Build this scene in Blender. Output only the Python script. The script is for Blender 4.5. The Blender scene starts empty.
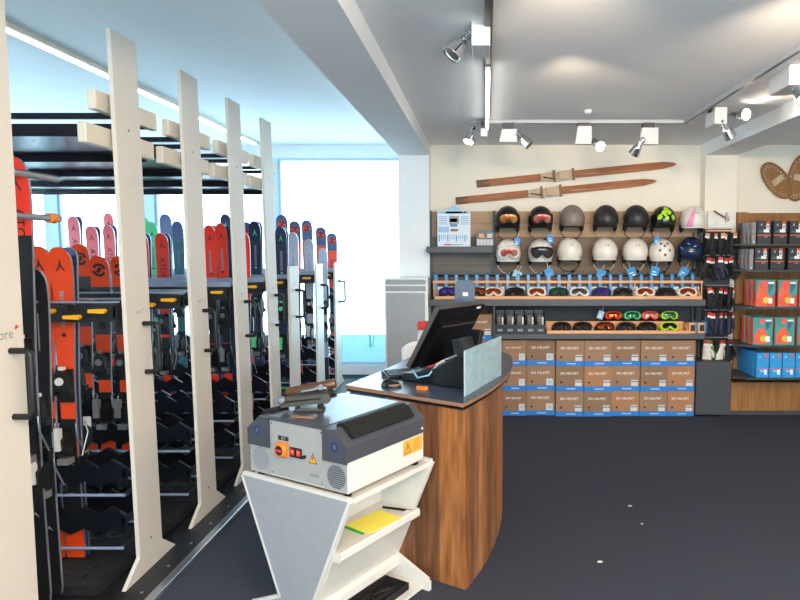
import bpy, math, random
from mathutils import Matrix, Vector
random.seed(7)
C = bpy.context.scene.collection
PI = math.pi
R = math.radians
# ---------------------------------------------------------------- camera and survey helpers
F_PX, PX, PY, EYE = 640.0, 485.0, 300.0, 1.6
PITCH = math.atan(50 / 640.0)
def sight(x, y):
    u = (x - PX) / F_PX; v = (PY - y) / F_PX
    return Vector((u, math.cos(PITCH) + v * math.sin(PITCH), -math.sin(PITCH) + v * math.cos(PITCH)))
def at(x, y, Y):
    d = sight(x, y); t = Y / d.y
    return Vector((d.x * t, Y, EYE + d.z * t))
def atz(x, y, z):
    d = sight(x, y); t = (z - EYE) / d.z
    return Vector((d.x * t, d.y * t, z))
# ---------------------------------------------------------------- materials
MATS = {}
def lin(c):
    c = c / 255.0
    return c / 12.92 if c <= 0.04045 else ((c + 0.055) / 1.055) ** 2.4
def mk(name, rgb, rough=0.5, metal=0.0, var=0.06, scale=18.0, bump=0.0, stretch=None, emit=0.0, rgb2=None, detail=3.0, spec=None, bdist=0.002):
    m = bpy.data.materials.new(name); m.use_nodes = True
    nt = m.node_tree; b = nt.nodes['Principled BSDF']
    col = [lin(v) for v in rgb]
    tc = nt.nodes.new('ShaderNodeTexCoord'); mp = nt.nodes.new('ShaderNodeMapping')
    mp.inputs['Scale'].default_value = stretch if stretch else (1, 1, 1)
    nt.links.new(tc.outputs['Object'], mp.inputs['Vector'])
    nz = nt.nodes.new('ShaderNodeTexNoise'); nz.inputs['Scale'].default_value = scale; nz.inputs['Detail'].default_value = detail
    nt.links.new(mp.outputs['Vector'], nz.inputs['Vector'])
    rp = nt.nodes.new('ShaderNodeValToRGB')
    rp.color_ramp.elements[0].position = 0.3; rp.color_ramp.elements[1].position = 0.7
    if rgb2 is None:
        a = [max(0, c * (1 - var)) for c in col]; d = [min(1, c * (1 + var)) for c in col]
    else:
        a = col; d = [lin(v) for v in rgb2]
    rp.color_ramp.elements[0].color = (*a, 1); rp.color_ramp.elements[1].color = (*d, 1)
    nt.links.new(nz.outputs['Fac'], rp.inputs['Fac'])
    nt.links.new(rp.outputs['Color'], b.inputs['Base Color'])
    b.inputs['Roughness'].default_value = rough; b.inputs['Metallic'].default_value = metal
    if spec is not None: b.inputs['Specular IOR Level'].default_value = spec
    if bump:
        bp = nt.nodes.new('ShaderNodeBump'); bp.inputs['Strength'].default_value = bump; bp.inputs['Distance'].default_value = bdist
        nt.links.new(nz.outputs['Fac'], bp.inputs['Height']); nt.links.new(bp.outputs['Normal'], b.inputs['Normal'])
    if emit:
        nt.links.new(rp.outputs['Color'], b.inputs['Emission Color']); b.inputs['Emission Strength'].default_value = emit
    MATS[name] = m
    return m
def mk_glass(name, rgb, tint=0.9, rough=0.02, gloss=0.12):
    m = bpy.data.materials.new(name); m.use_nodes = True
    nt = m.node_tree; nt.nodes.clear()
    out = nt.nodes.new('ShaderNodeOutputMaterial'); mx = nt.nodes.new('ShaderNodeMixShader')
    tr = nt.nodes.new('ShaderNodeBsdfTransparent'); gl = nt.nodes.new('ShaderNodeBsdfGlossy')
    fr = nt.nodes.new('ShaderNodeLayerWeight'); fr.inputs['Blend'].default_value = gloss
    tr.inputs['Color'].default_value = (*[lin(v) for v in rgb], 1); gl.inputs['Roughness'].default_value = rough
    nt.links.new(fr.outputs['Fresnel'], mx.inputs[0]); nt.links.new(tr.outputs[0], mx.inputs[1]); nt.links.new(gl.outputs[0], mx.inputs[2])
    nt.links.new(mx.outputs[0], out.inputs['Surface'])
    MATS[name] = m
    return m
def palette():
    P = mk
    P('wall_cream', (236, 228, 214), .85, var=.02, scale=5, bump=.05)
    P('wall_white', (232, 234, 236), .8, var=.02, scale=5, bump=.05)
    P('ceiling_white', (236, 236, 237), .9, var=.015, scale=3)
    P('post_cream', (212, 202, 190), .42, var=.015, scale=4)
    P('bracket_cream', (218, 206, 188), .45, var=.02)
    P('black_metal', (22, 23, 27), .4, metal=.2, var=.15)
    P('rack_black', (30, 31, 36), .45, metal=.1, var=.15, scale=25)
    P('rail_light', (150, 164, 190), .35, metal=.4)
    P('shelf_black', (20, 22, 30), .28, metal=.25, var=.15)
    P('rubber', (14, 14, 16), .75, var=.3, scale=90, bump=.8)
    P('aluminium', (190, 195, 202), .3, metal=.9, var=.05, stretch=(1, 1, 12))
    P('steel', (160, 164, 170), .35, metal=.85, var=.06)
    P('chrome', (215, 217, 220), .12, metal=1, var=.03)
    P('yellow', (240, 170, 25), .45)
    P('ski_red', (226, 52, 34), .3, var=.04)
    P('ski_orange', (214, 66, 22), .32, var=.05)
    P('ski_coral', (232, 86, 92), .32, var=.04)
    P('ski_navy', (36, 50, 80), .3, var=.08)
    P('ski_slate', (74, 92, 130), .32, var=.05)
    P('ski_teal', (52, 100, 116), .32, var=.06)
    P('ski_green', (90, 214, 146), .32, var=.05)
    P('ski_red_glare', (240, 88, 70), .32, var=.04)  # ski red lightened in colour for window glare
    P('ski_silver', (186, 196, 214), .3, metal=.3, var=.04)
    P('ski_black', (24, 24, 27), .35, var=.15)
    P('ski_grey', (52, 50, 52), .4, var=.1)
    P('print_black', (22, 20, 24), .5)
    P('print_white', (238, 238, 238), .55, var=.02)
    P('print_green', (70, 210, 120), .5)
    P('print_red', (205, 45, 42), .5)
    P('print_blue', (28, 118, 190), .5)
    P('print_grey', (130, 132, 136), .5)
    P('binding_black', (20, 20, 22), .32, var=.2)
    P('binding_white', (210, 206, 200), .4)
    P('binding_grey', (112, 110, 112), .4)
    P('ski_edge', (176, 180, 190), .3, metal=.8)
    P('carpet', (42, 45, 54), .97, scale=230, bump=.6, rgb2=(76, 80, 92), detail=2, bdist=.004, spec=.1)
    P('paper_scrap', (225, 225, 220), .8)
    P('white_lacquer', (212, 207, 200), .4, var=.015)
    P('panel_grey', (150, 152, 156), .45, var=.03)
    P('device_white', (214, 210, 203), .42, var=.015)
    P('device_panel', (158, 156, 154), .45, var=.02)
    P('device_grey', (66, 68, 76), .4, var=.04)
    P('device_top', (92, 96, 104), .3, metal=.5, var=.03)
    P('foam_black', (7, 7, 8), .75, var=.2, scale=60, bump=.2)
    P('orange', (228, 124, 36), .45)
    P('sticker_orange', (242, 168, 66), .5)
    P('display_red', (190, 40, 24), .3, emit=.5)
    P('emblem_blue', (58, 74, 118), .4)
    P('bronze', (104, 74, 56), .35, metal=.5, var=.12, stretch=(1, 1, 1))
    P('clamp_grey', (84, 80, 74), .42, metal=.5, var=.12)
    P('counter_top', (62, 72, 90), .26, var=.05, spec=.5)
    P('edge_wood', (150, 110, 84), .5, var=.1, scale=12, stretch=(1, 1, 20))
    for i, (a, b) in enumerate([((96, 56, 28), (156, 98, 54)), ((118, 70, 34), (178, 114, 62)), ((84, 52, 32), (130, 84, 52)), ((140, 86, 46), (186, 126, 76)), ((104, 66, 44), (150, 104, 70))]):
        P('counter_wood_%d' % i, a, .55, rgb2=b, scale=3.0, stretch=(13, 13, 1.6), detail=9, bump=.4)
    P('pos_black', (16, 16, 18), .3, var=.15)
    P('pos_grey', (44, 46, 52), .4, var=.1)
    P('pos_edge', (70, 62, 58), .35, var=.1)
    P('display_slate', (58, 66, 88), .35)
    P('shelf_grey', (74, 77, 84), .5, var=.05)
    P('shelf_side', (62, 65, 72), .55, var=.05)
    P('shelf_inner', (50, 52, 58), .6, var=.06)
    P('panel_taupe', (98, 92, 88), .6, scale=4, stretch=(1, 1, 14), rgb2=(116, 108, 100), detail=6)
    P('panel_brown', (106, 88, 72), .6, scale=4, stretch=(1, 1, 14), rgb2=(130, 104, 80), detail=6)
    P('panel_pale', (168, 134, 104), .6, scale=4, stretch=(1, 1, 14), rgb2=(186, 150, 118), detail=6)
    P('panel_oak', (128, 86, 46), .55, scale=4, stretch=(10, 10, .8), rgb2=(166, 114, 62), detail=7)
    P('tray_wood', (214, 152, 104), .55, scale=5, stretch=(1, 8, 8), rgb2=(226, 170, 122), detail=5)
    P('slot_plastic', (34, 128, 186), .35, var=.05)
    P('dark_case', (42, 38, 42), .5)
    P('carton', (150, 116, 90), .75, var=.05, scale=8)
    P('carton_dark', (138, 106, 82), .75, var=.05, scale=8)
    P('carton_warm', (166, 118, 84), .75, var=.05, scale=8)
    P('carton_blue', (24, 118, 200), .55)
    P('label_grey', (204, 204, 206), .6)
    P('helmet_grey', (128, 116, 112), .42)
    P('helmet_black', (40, 40, 42), .42)
    P('helmet_jet', (26, 26, 28), .25)
    P('helmet_white', (226, 220, 212), .32)
    P('helmet_navy', (24, 38, 74), .22)
    P('helmet_pink', (232, 148, 186), .35)
    P('lime', (172, 224, 44), .4)
    P('lining', (26, 25, 26), .8, var=.15, bump=.3)
    P('strap_black', (24, 24, 26), .8)
    P('strap_white', (206, 198, 188), .7)
    P('strap_grey', (120, 116, 114), .7)
    P('lens_orange', (224, 70, 44), .08, metal=.6, rgb2=(244, 216, 120), scale=14)
    P('lens_red', (216, 54, 52), .08, metal=.6, rgb2=(244, 190, 170), scale=14)
    P('lens_copper', (168, 62, 26), .08, metal=.75, rgb2=(206, 104, 40), scale=12)
    P('lens_smoke', (70, 66, 66), .08, metal=.6, rgb2=(116, 112, 112), scale=9)
    P('lens_dark', (32, 30, 34), .08, metal=.4, rgb2=(56, 46, 44), scale=9)
    P('lens_blue', (48, 46, 120), .08, metal=.6, rgb2=(120, 60, 190), scale=9)
    P('lens_green', (40, 80, 60), .08, metal=.6, rgb2=(60, 120, 90), scale=9)
    P('tag_blue', (36, 142, 212), .5)
    P('tag_pale', (150, 190, 220), .5)
    P('poster_paper', (214, 226, 240), .6, var=.03)
    P('poster_blue', (84, 132, 190), .6)
    P('glove_black', (22, 22, 26), .7, var=.2)
    P('glove_navy', (34, 44, 66), .7, var=.2)
    P('glove_white', (222, 218, 210), .7)
    P('glove_green', (92, 132, 84), .7)
    P('header_white', (228, 228, 226), .5)
    P('pack_black', (42, 44, 52), .45)
    P('pack_clear', (132, 132, 134), .2, var=.2)
    P('pack_teal', (52, 138, 144), .45, rgb2=(70, 160, 160), scale=6)
    P('pack_red', (234, 62, 56), .45, rgb2=(242, 120, 60), scale=7)
    P('pack_lime', (206, 200, 80), .45)
    P('pack_blue', (42, 146, 214), .45, var=.06)
    P('orange_line', (226, 96, 50), .5)
    P('old_wood', (132, 78, 44), .6, scale=3, stretch=(1.2, 10, 10), rgb2=(172, 106, 62), detail=7, bump=.2)
    P('old_wood_dark', (88, 56, 38), .6, scale=3, stretch=(1.2, 10, 10), rgb2=(118, 76, 50), detail=7)
    P('leather', (196, 170, 140), .7, var=.15)
    P('rusty_metal', (104, 80, 64), .5, metal=.6, var=.2)
    P('rawhide', (164, 118, 74), .7, var=.15)
    P('snowshoe_wood', (146, 98, 56), .55, var=.15, stretch=(3, 3, 3))
    P('frame_blue', (186, 206, 222), .45, var=.02)
    P('lamp_white', (206, 207, 210), .35, var=.01)
    P('bulb', (255, 244, 225), .4, emit=14, var=.01)
    P('strip_light', (255, 250, 240), .4, emit=5, var=.01)
    P('tube_light', (255, 250, 240), .4, emit=3, var=.01)
    P('bulb_off', (120, 110, 104), .2, metal=.3)
    P('track_white', (176, 180, 188), .4, var=.02)
    P('track_black', (36, 38, 44), .4)
    P('cabinet_grey', (160, 164, 171), .45, var=.03)
    P('cabinet_frame', (232, 235, 238), .45, var=.02)
    P('chair_white', (222, 226, 232), .5)
    P('snow', (226, 236, 240), .9, var=.05, scale=2)
    P('glare_twig', (206, 218, 214), .8)  # twigs paled in colour to imitate the overexposed view outside
    P('pad_yellow', (240, 222, 84), .7, var=.02)
    P('pad_green', (64, 170, 70), .7)
    P('cream_plastic', (226, 216, 196), .5)
    mk_glass('window_glass', (244, 250, 252))
    mk_glass('film_turquoise', (158, 176, 176), rough=.2, gloss=.1)
    mk_glass('clear_glass', (186, 216, 222), gloss=.35)
    nt = MATS['clear_glass'].node_tree; pb = nt.nodes.new('ShaderNodeBsdfPrincipled'); pb.inputs['Base Color'].default_value = (.60, .79, .85, 1); pb.inputs['Roughness'].default_value = .12
    m2 = nt.nodes.new('ShaderNodeMixShader'); nz = nt.nodes.new('ShaderNodeTexNoise'); nz.inputs['Scale'].default_value = 6; rp = nt.nodes.new('ShaderNodeMapRange'); rp.inputs['To Min'].default_value = .45; rp.inputs['To Max'].default_value = .75
    out = next(n for n in nt.nodes if n.type == 'OUTPUT_MATERIAL'); old = out.inputs['Surface'].links[0].from_socket
    nt.links.new(nz.outputs['Fac'], rp.inputs['Value']); nt.links.new(rp.outputs['Result'], m2.inputs[0]); nt.links.new(old, m2.inputs[1]); nt.links.new(pb.outputs[0], m2.inputs[2]); nt.links.new(m2.outputs[0], out.inputs['Surface'])
palette()
# ---------------------------------------------------------------- mesh builder
TEXT_CACHE = {}
def text_mesh(s):
    if s not in TEXT_CACHE:
        cu = bpy.data.curves.new('lettering', 'FONT'); cu.body = s; cu.align_x = 'CENTER'; cu.align_y = 'CENTER'; cu.resolution_u = 3
        ob = bpy.data.objects.new('lettering', cu); C.objects.link(ob)
        dg = bpy.context.evaluated_depsgraph_get(); dg.update()
        me = ob.evaluated_get(dg).to_mesh()
        TEXT_CACHE[s] = ([v.co.copy() for v in me.vertices], [tuple(p.vertices) for p in me.polygons])
        ob.evaluated_get(dg).to_mesh_clear()
        bpy.data.objects.remove(ob); bpy.data.curves.remove(cu)
    return TEXT_CACHE[s]
class MB:
    def __init__(s): s.v = []; s.f = []; s.m = []; s.sm = []; s.M = Matrix()
    def add(s, vs, fs, mat, smooth=False):
        o = len(s.v)
        s.v += [tuple(s.M @ Vector(v)) for v in vs]
        for i, f in enumerate(fs):
            s.f.append(tuple(a + o for a in f)); s.m.append(mat if isinstance(mat, str) else mat[i]); s.sm.append(smooth)
    def box(s, lo, hi, mat, rot=None):
        x0, y0, z0 = lo; x1, y1, z1 = hi
        vs = [(x0, y0, z0), (x1, y0, z0), (x1, y1, z0), (x0, y1, z0), (x0, y0, z1), (x1, y0, z1), (x1, y1, z1), (x0, y1, z1)]
        if rot is not None:
            c = Vector(((x0 + x1) / 2, (y0 + y1) / 2, (z0 + z1) / 2)); vs = [c + rot @ (Vector(v) - c) for v in vs]
        s.add(vs, [(0, 3, 2, 1), (4, 5, 6, 7), (0, 1, 5, 4), (1, 2, 6, 5), (2, 3, 7, 6), (3, 0, 4, 7)], mat)
    def cbox(s, c, d, mat, rot=None):
        s.box([c[i] - d[i] / 2 for i in range(3)], [c[i] + d[i] / 2 for i in range(3)], mat, rot)
    def prism(s, poly, a, b, axis, mat, smooth=False):
        def p(u, v, w): return {'x': (w, u, v), 'y': (u, w, v), 'z': (u, v, w)}[axis]
        n = len(poly)
        vs = [p(u, v, a) for u, v in poly] + [p(u, v, b) for u, v in poly]
        s.add(vs, [tuple(range(n))[::-1], tuple(range(n, 2 * n))], mat)
        s.add(vs, [(i, (i + 1) % n, n + (i + 1) % n, n + i) for i in range(n)], mat, smooth)
    def tube(s, pts, r, mat, n=8, cap=True, flat=1.0):
        pts = [Vector(p) for p in pts]; rs = r if isinstance(r, (list, tuple)) else [r] * len(pts)
        vs = []; up = None
        for i, p in enumerate(pts):
            t = (pts[min(i + 1, len(pts) - 1)] - pts[max(i - 1, 0)]).normalized()
            if up is None:
                up = Vector((0, 0, 1)) if abs(t.z) < .9 else Vector((0, 1, 0))
            a = (up - t * up.dot(t)).normalized(); b = t.cross(a); up = a
            for k in range(n):
                q = 2 * PI * k / n; vs.append(p + a * math.cos(q) * rs[i] + b * math.sin(q) * rs[i] * flat)
        fs = []
        for i in range(len(pts) - 1):
            for k in range(n): fs.append((i * n + k, i * n + (k + 1) % n, (i + 1) * n + (k + 1) % n, (i + 1) * n + k))
        s.add(vs, fs, mat, True)
        if cap: s.add(vs, [tuple(range(n))[::-1], tuple(range((len(pts) - 1) * n, len(pts) * n))], mat)
    def lathe(s, prof, mat, n=20, M=None, smooth=True):
        M = M or Matrix(); vs = []
        for r, z in prof:
            for k in range(n):
                q = 2 * PI * k / n; vs.append(M @ Vector((r * math.cos(q), r * math.sin(q), z)))
        fs = [(i * n + k, i * n + (k + 1) % n, (i + 1) * n + (k + 1) % n, (i + 1) * n + k) for i in range(len(prof) - 1) for k in range(n)]
        s.add(vs, fs, mat, smooth)
        s.add(vs, [tuple(range(n))[::-1], tuple(range((len(prof) - 1) * n, len(prof) * n))], mat)
    def grid(s, fn, nu, nv, mat, smooth=True, wrap=False):
        vs = [fn(i / nu, j / nv) for j in range(nv + 1) for i in range(nu + (0 if wrap else 1))]
        w = nu if wrap else nu + 1
        fs = [(j * w + i, j * w + (i + 1) % w, (j + 1) * w + (i + 1) % w, (j + 1) * w + i) for j in range(nv) for i in range(nu)]
        s.add(vs, fs, mat, smooth)
    def ball(s, c, r, mat, n=14):
        c = Vector(c); r = r if isinstance(r, (tuple, list)) else (r, r, r)
        s.grid(lambda u, v: c + Vector((r[0] * math.cos(2 * PI * u) * math.sin(PI * v), r[1] * math.sin(2 * PI * u) * math.sin(PI * v), -r[2] * math.cos(PI * v))), n, n // 2 + 2, mat, True, True)
    def text(s, t, size, mat, M):
        vs, fs = text_mesh(t)
        s.add([M @ (v * size) for v in vs], fs, mat)
    def flat(s, poly, M, mat):
        s.add([M @ Vector((u, v, 0)) for u, v in poly], [tuple(range(len(poly)))], mat)
    def build(s, name, parent=None, bev=0.0, world=False, solid=0.0, subsurf=0):
        me = bpy.data.meshes.new(name); vs = s.v
        if world and parent is not None:
            I = parent_matrix(parent).inverted(); vs = [tuple(I @ Vector(v)) for v in vs]
        me.from_pydata(vs, [], s.f)
        names = list(dict.fromkeys(s.m))
        for n in names: me.materials.append(MATS[n])
        idx = {n: i for i, n in enumerate(names)}
        me.polygons.foreach_set('material_index', [idx[m] for m in s.m])
        me.polygons.foreach_set('use_smooth', s.sm)
        me.update()
        o = bpy.data.objects.new(name, me); C.objects.link(o)
        if parent is not None: o.parent = parent
        if solid:
            k = o.modifiers.new('thickness', 'SOLIDIFY'); k.thickness = solid; k.offset = -1
        if bev:
            k = o.modifiers.new('edges', 'BEVEL'); k.width = bev; k.segments = 2; k.limit_method = 'ANGLE'; k.angle_limit = R(50); k.use_clamp_overlap = True
        return o
def parent_matrix(o):
    m = Matrix.Translation(o.location) @ o.rotation_euler.to_matrix().to_4x4()
    return parent_matrix(o.parent) @ m if o.parent else m
# faces the camera side (-y): text plane
def face(x, y, z, rot=0.0):
    return Matrix.Translation((x, y, z)) @ Matrix.Rotation(R(90), 4, 'X') @ Matrix.Rotation(rot, 4, 'Z')
USED = set()
def tag(o, label, cat, group=None, kind=None):
    o['label'] = label; o['category'] = cat
    if group: o['group'] = group
    if kind: o['kind'] = kind
    return o
def thing(name, label, cat, loc=(0, 0, 0), rotz=0.0, group=None):
    o = bpy.data.objects.new(name, None); C.objects.link(o); o.empty_display_size = .05
    o.location = loc; o.rotation_euler = (0, 0, rotz)
    return tag(o, label, cat, group)
def struct(o, label=None):
    o['kind'] = 'structure'
    if label: o['label'] = label
    return o
def dup(root, label=None, loc=None, rot=None, group=None):
    r = root.copy(); C.objects.link(r)
    if loc is not None: r.location = loc
    if rot is not None: r.rotation_euler = rot
    if label: r['label'] = label
    if group: r['group'] = group
    for ch in [k for k in root.children]:
        c = ch.copy(); C.objects.link(c); c.parent = r
        for g in [k for k in ch.children]:
            d = g.copy(); C.objects.link(d); d.parent = c
    return r
ORD = ['first', 'second', 'third', 'fourth', 'fifth', 'sixth', 'seventh', 'eighth', 'ninth', 'tenth', 'eleventh', 'twelfth', 'thirteenth', 'fourteenth', 'fifteenth', 'sixteenth', 'seventeenth', 'eighteenth', 'nineteenth', 'twentieth', 'twenty-first', 'twenty-second', 'twenty-third', 'twenty-fourth', 'twenty-fifth', 'twenty-sixth', 'twenty-seventh', 'twenty-eighth']
def circle(r, n=24, cx=0, cy=0): return [(cx + r * math.cos(2 * PI * k / n), cy + r * math.sin(2 * PI * k / n)) for k in range(n)]
# ================================================================ the setting
YW, YC, YWIN = 6.5, 6.35, 8.15          # back wall, column fronts, window wall of the left bay
ZC, ZB, ZL = 2.647, 2.526, 2.91         # ceiling, beam underside, left-bay ceiling
XL, XR, YN = -5.9, 4.6, -3.2
b = MB(); b.box((XL, YN, -.1), (XR, YWIN + .2, 0), 'carpet'); struct(b.build('floor'))
b = MB(); b.box((-.75, YN, ZC), (XR, YW + .2, ZC + .3), 'ceiling_white'); struct(b.build('ceiling'))
b = MB(); b.box((XL, YN, ZL), (-.75, YWIN + .2, ZL + .1), 'ceiling_white'); struct(b.build('ceiling_left'))
b = MB(); b.box((-.852, YN, ZB), (-.548, YC, ZL), 'ceiling_white'); b.box((-.852, YC, ZB), (-.548, YW + .1, ZL), 'ceiling_white'); struct(b.build('beam_left'))
b = MB(); b.box((2.161, YN, ZB), (2.474, YW, ZC + .02), 'ceiling_white'); struct(b.build('beam_right'))
b = MB(); b.box((-.852, YC, 0), (-.548, YW + .1, ZB), 'wall_white'); struct(b.build('column_left'))
b = MB(); b.box((2.161, YC, 0), (2.474, YW + .1, ZB), 'wall_cream'); struct(b.build('column_right'))
b = MB(); b.box((-.7, YW, 0), (XR, YW + .15, ZC + .1), 'wall_cream'); struct(b.build('wall_back'))
b = MB(); b.box((-.852, YW + .1, 0), (-.7, YWIN + .2, ZL), 'wall_white'); struct(b.build('wall_bay'))
LY0, LY1, LZ0, LZ1 = 1.2, 7.9, .5, 2.75        # unseen side window added for more daylight on racks and ceiling
b = MB(); b.box((XL - .15, YN, 0), (XL, LY0, ZL), 'wall_white'); b.box((XL - .15, LY1, 0), (XL, YWIN + .2, ZL), 'wall_white'); b.box((XL - .15, LY0, 0), (XL, LY1, LZ0), 'wall_white'); b.box((XL - .15, LY0, LZ1), (XL, LY1, ZL), 'wall_white'); struct(b.build('wall_left'))
m = MB()
for k in range(4): y = LY0 + (LY1 - LY0 - .06) * k / 3; m.box((XL - .1, y, LZ0), (XL - .03, y + .06, LZ1), 'frame_blue')
m.box((XL - .1, LY0 + .06, LZ0), (XL - .03, LY1 - .06, LZ0 + .05), 'frame_blue'); m.box((XL - .1, LY0 + .06, LZ1 - .05), (XL - .03, LY1 - .06, LZ1), 'frame_blue'); fr = struct(m.build('window_6'))
m = MB(); m.box((XL - .067, LY0 + .06, LZ0 + .05), (XL - .061, LY1 - .06, LZ1 - .05), 'window_glass'); m.build('pane', fr)
b = MB(); b.box((XR, YN, 0), (XR + .15, YW + .2, ZC + .1), 'wall_cream'); struct(b.build('wall_right'))
FX0, FX1, FZ0, FZ1 = -2.4, 4.2, .3, 2.5     # unseen shop window, added to brighten the room from behind the viewer
b = MB(); b.box((XL, YN - .15, 0), (FX0, YN, ZL), 'wall_cream'); b.box((FX1, YN - .15, 0), (XR, YN, ZL), 'wall_cream'); b.box((FX0, YN - .15, 0), (FX1, YN, FZ0), 'wall_cream'); b.box((FX0, YN - .15, FZ1), (FX1, YN, ZL), 'wall_cream'); struct(b.build('wall_front'))
m = MB()
for x in (FX0, (FX0 + FX1) / 2 - .03, FX1 - .06): m.box((x, YN - .1, FZ0), (x + .06, YN - .03, FZ1), 'frame_blue')
m.box((FX0 + .06, YN - .1, FZ0), (FX1 - .06, YN - .03, FZ0 + .05), 'frame_blue'); m.box((FX0 + .06, YN - .1, FZ1 - .05), (FX1 - .06, YN - .03, FZ1), 'frame_blue'); fr = struct(m.build('window_5'))
m = MB(); m.box((FX0 + .06, YN - .067, FZ0 + .05), (FX1 - .06, YN - .061, FZ1 - .05), 'window_glass'); m.build('pane', fr)
# window wall with three openings
ZT = at(340, 158, YWIN).z; Z0 = .12
W = [(at(-60, 300, YWIN).x, at(50, 300, YWIN).x), (at(62, 300, YWIN).x, at(145, 300, YWIN).x), (at(158, 300, YWIN).x, at(275, 300, YWIN).x), (at(281, 300, YWIN).x, -.9)]
b = MB()
b.box((XL, YWIN, ZT), (-.852, YWIN + .2, ZL), 'wall_white'); b.box((XL, YWIN, 0), (-.852, YWIN + .2, Z0), 'wall_white')
xs = [XL] + [q for w in W for q in w] + [-.852]
for k in range(0, len(xs), 2): b.box((xs[k], YWIN, Z0), (xs[k + 1], YWIN + .2, ZT), 'frame_blue')
struct(b.build('wall_window'))
ZF = at(360, 335, YWIN).z
for k, (x0, x1) in enumerate(W):
    m = MB(); t = .03
    m.box((x0, YWIN + .02, Z0), (x0 + t, YWIN + .1, ZT), 'frame_blue'); m.box((x1 - t, YWIN + .02, Z0), (x1, YWIN + .1, ZT), 'frame_blue')
    m.box((x0 + t, YWIN + .02, Z0), (x1 - t, YWIN + .1, Z0 + t), 'frame_blue'); m.box((x0 + t, YWIN + .02, ZT - t), (x1 - t, YWIN + .1, ZT), 'frame_blue')
    fr = struct(m.build('window_%d' % (k + 1)))
    m = MB(); m.box((x0 + t, YWIN + .055, Z0 + t), (x1 - t, YWIN + .061, ZT - t), 'window_glass'); m.build('pane', fr)
    m = MB(); m.box((x0 + t, YWIN + .050, Z0 + t), (x1 - t, YWIN + .0545, ZF), 'film_turquoise'); m.build('frosted_film', fr)
# outdoors
b = MB(); b.box((-40, YWIN + .2, -.25), (20, 45, -.05), 'snow'); b.box((-40, -20, -.25), (XL - .15, YWIN + .2, -.05), 'snow'); struct(b.build('ground_outside'))
def twig_shrub(x, y, h, seed, label):
    rnd = random.Random(seed); m = MB()
    def grow(p, d, l, r, dep):
        q = p + d * l; m.tube([p, (p + q) / 2 + Vector((rnd.uniform(-.02, .02), 0, 0)), q], [r, r * .85, r * .7], 'glare_twig', 5)
        if dep:
            for _ in range(3): grow(q, (d + Vector((rnd.uniform(-.8, .8), rnd.uniform(-.8, .8), rnd.uniform(-.1, .5)))).normalized(), l * .68, r * .62, dep - 1)
    for _ in range(3): grow(Vector((x + rnd.uniform(-.1, .1), y, -.06)), Vector((rnd.uniform(-.25, .25), rnd.uniform(-.2, .2), 1)).normalized(), h * .38, .014, 4)
    tag(m.build('glare_pale_shrub'), label, 'shrub', 'glare-paled shrubs outside')
twig_shrub(-1.35, 10.2, 1.3, 3, 'glare-paled shrub outside the large window, close to the column')
twig_shrub(-1.95, 10.8, 1.0, 5, 'glare-paled shrub outside the large window, farther from the column')
# light strip on the left-bay ceiling
b = MB(); x0 = -2.79
tl = thing('light_strip', 'long narrow warm white light strip on the bluish ceiling above the ski racks', 'ceiling light', (x0, 4.5, ZL))
m = MB(); m.box((-.05, -3, -.03), (.05, 3.4, 0), 'bracket_cream'); m.build('housing', tl)
m = MB(); m.box((-.02, -2.98, -.036), (.02, 3.38, -.0301), 'strip_light'); m.build('diffuser', tl)
m = MB(); m.lathe([(.05, 0), (.05, -.015), (.04, -.03), (.012, -.036)], 'lamp_white'); o = m.build('smoke_detector'); o.scale = (.6, .6, .8); p = at(588, 114, 4.9); o.location = (p.x, 4.9, ZC)
tag(o, 'small round white smoke detector on the ceiling before the long track', 'smoke detector')
# carpet scraps
for i, (x, y, lab) in enumerate([(630, 506, 'white paper scrap on the dark carpet, farthest of the scraps'), (600, 562, 'white paper scrap on the dark carpet, closest to the viewer'), (642, 524, 'tiny white paper scrap beside the farthest scrap on the carpet')]):
    q = atz(x, y, 0); m = MB(); s = [.014, .016, .009][i]
    m.prism([(-s, -s * .4), (s * .3, -s * .6), (s, 0), (s * .2, s * .7), (-s * .6, s * .4)], .0005, .003, 'z', 'paper_scrap')
    o = m.build('paper_scrap'); o.location = q; tag(o, lab, 'paper scrap', 'paper scraps on the carpet')

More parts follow.
